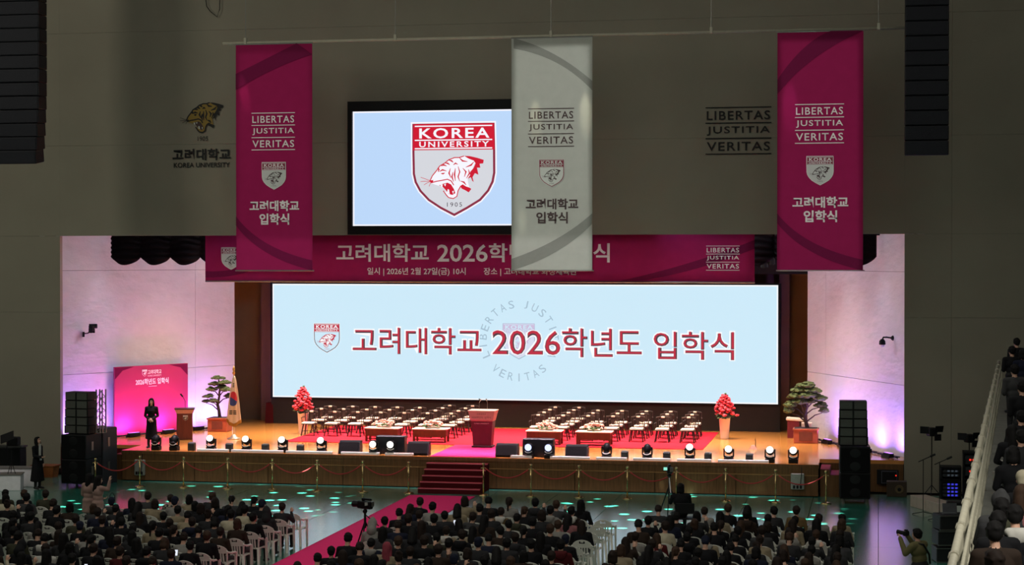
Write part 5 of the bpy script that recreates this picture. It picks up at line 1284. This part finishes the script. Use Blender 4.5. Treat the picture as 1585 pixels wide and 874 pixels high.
# woman on the stage, facing the hall, hands clasped
me, H_ = human('person', (0, 0, .93), .02, .05, .0, [((-.21, -.02, 1.10), (-.05, .15, 1.0), (.8, .5, -.3), (0, -1, 0)), ((.21, -.02, 1.10), (.05, .15, .97), (-.8, .5, -.3), (0, -1, 0))], LEGS, (.98, .34, .165, .215), 1.0, 9000, True, voxel=.010)
p = atz(231, 694, SZ)
tag(place_person(me, H_, (p.x, 60.35, SZ), PI + .25, 1.0, 'long', mhair('black'), mtop('black'), m_pants[0]), 'woman in long black dress with hands clasped, standing on stage before the magenta backdrop', 'person')
# woman in the long black coat at left, looking up at the stage
me, H_ = human('person', (0, 0, .93), .0, -.3, .0, [((-.22, -.03, 1.10), (-.22, .04, .84), (0, .15, -1), (1, 0, 0)), ((.2, .04, 1.10), (.12, .28, 1.06), (-.2, 1, .1), (0, 0, 1))], LEGS, (1.0, .30, .17, .27), 1.03, 9000, True, voxel=.010)
p = atz(58, 757)
wo_ = tag(place_person(me, H_, (p.x, p.y, 0), -1.85, 1.0, 'long', mhair('black'), mtop('black'), m_pants[0]), 'woman in a long black coat standing on the floor at far left, looking up', 'person')
b = MB(); b.box((.03, .135, 1.30), (.09, .02, .38)); b.build('shirt_front', mtop('white'), wo_)
b = MB(); b.box((.05, .19, 1.02), (.10, .006, .13)); b.build('name_badge', M('white_card', 'd8d8d8', .5, noise=0), wo_)
# two young women in pale coats standing before the left block
me, H_ = human('person', (0, 0, .90), .03, .0, .2, [((-.22, .02, 1.08), (-.16, .2, .95), (.3, 1, 0), (0, 0, 1)), ((.24, .08, 1.08), (.12, .24, .98), (-.4, 1, .2), (0, 0, 1))], LEGS, (.95, .62, .18, .21), 1.14, 7000, True)
p1_ = atz(137, 737, 1.56); tag(place_person(me, H_, (p1_.x, p1_.y, 0), -.3, .98, 'long', mhair('black'), mtop('rose beige'), m_pants[0]), 'long haired woman in rose beige coat standing before the left block, left of the pair', 'person')
me, H_ = human('person', (0, 0, .90), .03, .1, -.3, [((-.22, .06, 1.08), (-.1, .24, 1.0), (.3, 1, .1), (0, 0, 1)), ((.24, .16, 1.30), (.26, .2, 1.53), (0, .1, 1), (0, 1, 0))], LEGS, (.95, .62, .18, .21), 1.14, 7000, True)
p2_ = atz(149, 741, 1.56); tag(place_person(me, H_, (p2_.x, p2_.y + .1, 0), -.5, .98, 'long', mhair('black'), mtop('rose beige'), m_pants[0]), 'woman in rose beige coat raising her right hand before the left block', 'person')
bg = thing('paper_bag', 'white paper bag with black handles beside the woman raising her hand', 'bag', (p2_.x + .50, p2_.y - .1, .46), -.3)
b = MB(); b.frustum((0, 0, 0), (.3, .14), (.34, .16), .42); b.build('bag_body', M('white_paper', 'dcd6e4', .6, noise=.04), bg)
b = MB(); b.tube([(-.09, 0, .42), (-.08, 0, .68), (.0, 0, .76), (.08, 0, .68), (.09, 0, .42)], .012, 6); b.build('handle', m_black, bg)
# camera operator on a high chair, with the camera on its tripod
p = aty(1054, 750, 50.0)
P0 = Vector((0, -.02, .72))
me, H_ = human('person', (0, -.05, .66), .18, .1, .15, [((-.25, .16, .92), (-.20, .36, 1.0), (0, 1, .1), (0, 0, -1)), ((.25, .12, .86), (.16, .30, .82), (-.4, 1, 0), (0, 0, -1))], [((s * .15, .36, .60), (s * .15, .32, .10), (s * .2, 1, 0)) for s in (-1, 1)], None, 1.2, 6000, False)
tag(place_person(me, H_, (p.x, 50.0, 0), .25, 1.03, 'bob', mhair('black'), mtop('black'), m_pants[0]), 'camera operator in black jacket seated behind a camera at the front of the right block', 'person')
t = thing('folding_chair', 'black folding chair under the camera operator', 'chair', (p.x + .12, 49.92, 0), .1)
b = MB(); b.box((0, 0, .565), (.5, .44, .04), bev=.01); b.build('seat', m_black, t)
b = MB(); b.box((0, -.24, .85), (.5, .03, .28), bev=.01); b.build('backrest', m_black, t)
for sx_ in (-1, 1):
    for sy_ in (-1, 1): b = MB(); b.cyl((sx_ * .22, sy_ * .2, .56), (sx_ * .25, sy_ * .26, 0), .014, n=6); b.build('leg', m_steel, t)
def tripod(t, hh, spread, legm):
    for k in range(3):
        a_ = k * 2 * PI / 3 + .5; b = MB(); b.cyl((0, 0, hh * .82), (spread * math.cos(a_), spread * math.sin(a_), 0), .02, .014, 7); b.build('leg', legm, t)
    b = MB(); b.cyl((0, 0, hh * .7), (0, 0, hh), .03, n=8); b.sph((0, 0, hh), .06); b.build('tripod_head', legm, t)
def video_camera(name, lab, loc, rz, bright):
    t = thing(name, lab, 'camera', loc, rz)
    b = MB(); b.box((0, 0, .09), (.14, .42, .18), bev=.02); b.box((0, -.05, .23), (.06, .3, .05), bev=.01); b.box((0, .05, .2), (.05, .05, .08)); b.build('camera_body', m_black, t)
    b = MB(); b.cyl((0, .2, .09), (0, .38, .09), .065, .08, 14); b.build('lens_barrel', m_black, t)
    b = MB(); b.box((-.12, -.12, .14), (.12, .05, .1)); b.build('viewfinder', m_black, t)
    b = MB(); b.box((-.12, -.148, .14), (.1, .006, .08)); b.build('finder_screen', bright, t)
    b = MB(); b.box((.04, -.2, .12), (.09, .04, .12)); b.build('battery', m_steel, t); return t
p = aty(1036, 722, 51.2)
t = thing('camera_tripod', 'tall black tripod in front of the camera operator', 'tripod', (p.x, 51.2, 0)); tripod(t, p.z - .24, .55, m_black)
b = MB(); b.cyl((0, 0, p.z - .3), (.12, -.75, p.z - .62), .016, n=6); b.build('pan_handle', M('white_handle', 'd8d8d2', .4), t)
video_camera('video_camera', 'video camera with a bright screen on the tall tripod before the operator', (p.x, 51.2, p.z - .18), .2, M('finder_glow', (150, 240, 215), emit=1.0))
p = aty(565, 783, 43.9)
t = thing('camera_tripod', 'black tripod standing at the edge of the crimson floor runner', 'tripod', (p.x, 43.9, 0)); tripod(t, p.z - .12, .52, m_black)
b = MB(); b.cyl((0, 0, p.z - .2), (.42, -.3, p.z - .42), .014, n=6); b.build('pan_handle', m_black, t)
video_camera('video_camera', 'black video camera on the tripod at the edge of the crimson runner', (p.x, 43.9, p.z - .06), 1.1, m_printgrey)
# photographer at right
p = aty(1424, 831, 40.6)
me, H_ = human('person', (0, 0, .95), .10, .05, .0, [((-.26, .18, 1.22), (-.13, .40, 1.50), (.35, .4, .7), (0, 1, 0)), ((.22, .24, 1.26), (.07, .34, 1.52), (-.2, .6, .5), (-1, 0, 0))], LEGS, None, 1.28, 9000, voxel=.010, hcurl=1.0)
ph = tag(place_person(me, H_, (p.x, 40.6, 0), .95, 1.02, 'short', mhair('black'), mtop('olive green'), m_pants[0]), 'photographer in an olive jacket holding a camera up to the eye, lower right', 'person')
b = MB(); b.tube([(-.12, .02, 1.43), (-.03, -.10, 1.42), (.1, -.16, 1.2), (.19, -.12, 1.0)], .022, 6); b.build('camera_strap', m_black, ph)
Rz = Matrix.Rotation(.95, 4, 'Z'); q = Vector((p.x, 40.6, 0)) + (Rz @ Vector((-.02, .33, 1.60))) * 1.02
t = thing('photo_camera', 'black photo camera with a long lens held by the photographer at lower right', 'camera', q, .95)
b = MB(); b.box((0, 0, 0), (.15, .08, .10), bev=.015); b.box((0, 0, .065), (.06, .07, .04), bev=.01); b.build('camera_body', m_black, t)
b = MB(); b.cyl((0, .03, 0), (0, .22, .01), .04, .05, 14); b.build('lens_barrel', m_black, t)
# ------------------------------------------------------------------ people along the rail of the right stand
me_l, H_l = human('person', (0, -.06, .50), .35, .1, .3, [((-.26, .10, .80), (-.36, .36, .98), (-.3, 1, -.1), (0, 0, -1)), ((.24, .14, .72), (.1, .34, .66), (-.4, 1, 0), (0, 0, -1))], [((s * .13, .36, .49), (s * .13, .38, .10), (s * .15, 1, 0)) for s in (-1, 1)], None, 1.1, 8000, voxel=.010, hcurl=.9)
hi = []
for pose in (0, 3, 1, 4): hi.append(POSES[pose])
me_s, H_s = human('person', (0, 0, .95), .05, .1, .2, [((-.23, .02, 1.12), (-.15, .22, 1.08), (.4, 1, 0), (0, 0, 1)), ((.23, .02, 1.12), (.14, .22, 1.05), (-.4, 1, 0), (0, 0, 1))], LEGS, None, 1.12, 4000)
RP = [((1505, 862), 'L', 'short', 'dark brown', 'olive', 'person in an olive jacket resting a hand on the rail, lowest in the stand'),
      ((1521, 806), 0, 'short', 'black', 'black', 'person with short black hair and bare neck in black, near the rail'),
      ((1499, 822), 3, 'short', 'black', 'dark brown', 'person with short black hair leaning closest to the rail'),
      ((1513, 782), 1, 'hood', 'black', 'dark grey', 'person with a dark grey hood up near the rail'),
      ((1548, 790), 1, 'short', 'black', 'charcoal', 'person with black hair and an olive collar beside the hooded person in the stand'),
      ((1573, 800), 3, 'short', 'black', 'black', 'person in a black jacket with a white hood hanging down, right edge'),
      ((1580, 764), 4, 'long', 'brown', 'dusty pink', 'long haired person in dusty pink at the right edge of the stand'),
      ((1583, 742), 0, 'cap', 'black', 'black', 'person in black with a pale cap at the right edge'),
      ((1570, 702), 3, 'bob', 'black', 'black', 'person in black with chin-length hair behind the red and white bag'),
      ((1566, 668), 0, 'long', 'black', 'black', 'long haired person in black, midway up the row along the rail'),
      ((1580, 676), 1, 'short', 'black', 'charcoal', 'short haired person in charcoal, midway up the row at the right edge'),
      ((1580, 645), 1, 'short', 'black', 'black', 'short haired person in black below the standing group in the stand'),
      ((1571, 573), 'S', 'short', 'black', 'dark grey', 'standing person in a dark grey jacket in the stand, seen from behind'),
      ((1583, 600), 'S', 'short', 'black', 'black', 'standing person in black at the right edge below the grey jacket'),
      ((1559, 543), 'S', 'short', 'black', 'black', 'standing person in black leaning at the far end of the rail'),
      ((1574, 530), 'S', 'short', 'black', 'black', 'standing person whose head is topmost at the far end of the stand'),
      ((1584, 548), 'S', 'bob', 'black', 'navy', 'standing person in navy at the far right end of the stand')]
seatm = None
vv = []
for r_ in RP: w_ = atz(*r_[0], SF + (1.60 if r_[1] == 'S' else 1.16)); vv.append((w_ - GO).dot(GD))
od = sorted(range(len(vv)), key=lambda i: vv[i])
for a_, b_ in zip(od, od[1:]): vv[b_] = max(vv[b_], vv[a_] + .57)
for i_, ((px, py), pose, hair, hcol, top, lab) in enumerate(RP):
    st_ = pose == 'S'; zh = SF + (1.60 if st_ else 1.16); w_ = atz(px, py, zh); dv = w_ - GO; u_ = max(.38, dv.dot(GN)); v_ = vv[i_]
    if pose == 'L': me, H_ = me_l, H_l; u_ = .42
    elif st_: me, H_ = me_s, H_s
    else: me, H_ = POSES[pose]
    hoff = H_.translation; rz = .35 if st_ else .25
    base = gp(u_, v_ - hoff.y * .9, SF)
    o = place_person(me, H_, base, GR + rz, 1.0, hair, mhair(hcol) if hair != 'cap' else mtop('cream'), mtop(top), m_pants[0], hoodcol={'white hood': mtop('white'), 'olive collar': mtop('olive')}.get('white hood' if 'white hood' in lab else 'olive collar' if 'olive collar' in lab else '', None))
    tag(o, lab, 'person', 'people along the rail of the right stand')
    if not st_:
        if seatm is None: b = MB(); b.box((0, -.05, .21), (.42, .40, .42), bev=.02); b.build('block_stool', M('grey_seat', '4a4a48', .6), None); seatm = C.objects['block_stool']; so = seatm
        else: so = link('block_stool', seatm.data)
        so.location = base; so.rotation_euler.z = GR + rz; tag(so, 'grey block stool in the stand under the ' + ' '.join(lab.split()[:8]), 'stool', 'block stools in the right stand')
def bag(px, py, zt, mt, lab, w_=.36, h_=.42, red=False):
    p = atz(px, py, SF + zt); dv = p - GO; t = thing('shopping_bag', lab, 'bag', gp(max(.35, dv.dot(GN)), dv.dot(GD), SF), GR + .3)
    b = MB(); b.frustum((0, 0, 0), (w_ * .9, .16), (w_, .2), h_); b.build('bag_body', mt, t)
    b = MB(); b.tube([(-.09, 0, h_), (-.07, 0, h_ + .16), (.07, 0, h_ + .16), (.09, 0, h_)], .01, 5); b.build('handle', mt, t)
    if red: b = MB(); b.box((0, -.095, h_ * .55), (.16, .01, .1)); b.build('red_print', m_stepcarpet, t)
bag(1546, 745, .25, M('pale_grey_bag', 'a9a79e', .6), 'pale grey shopping bag standing on the concrete beside the rail')
bag(1562, 722, .25, M('white_bag', 'c4c0b8', .6), 'white bag with a dark red print in the stand, right of the grey bag', .34, .36, True)
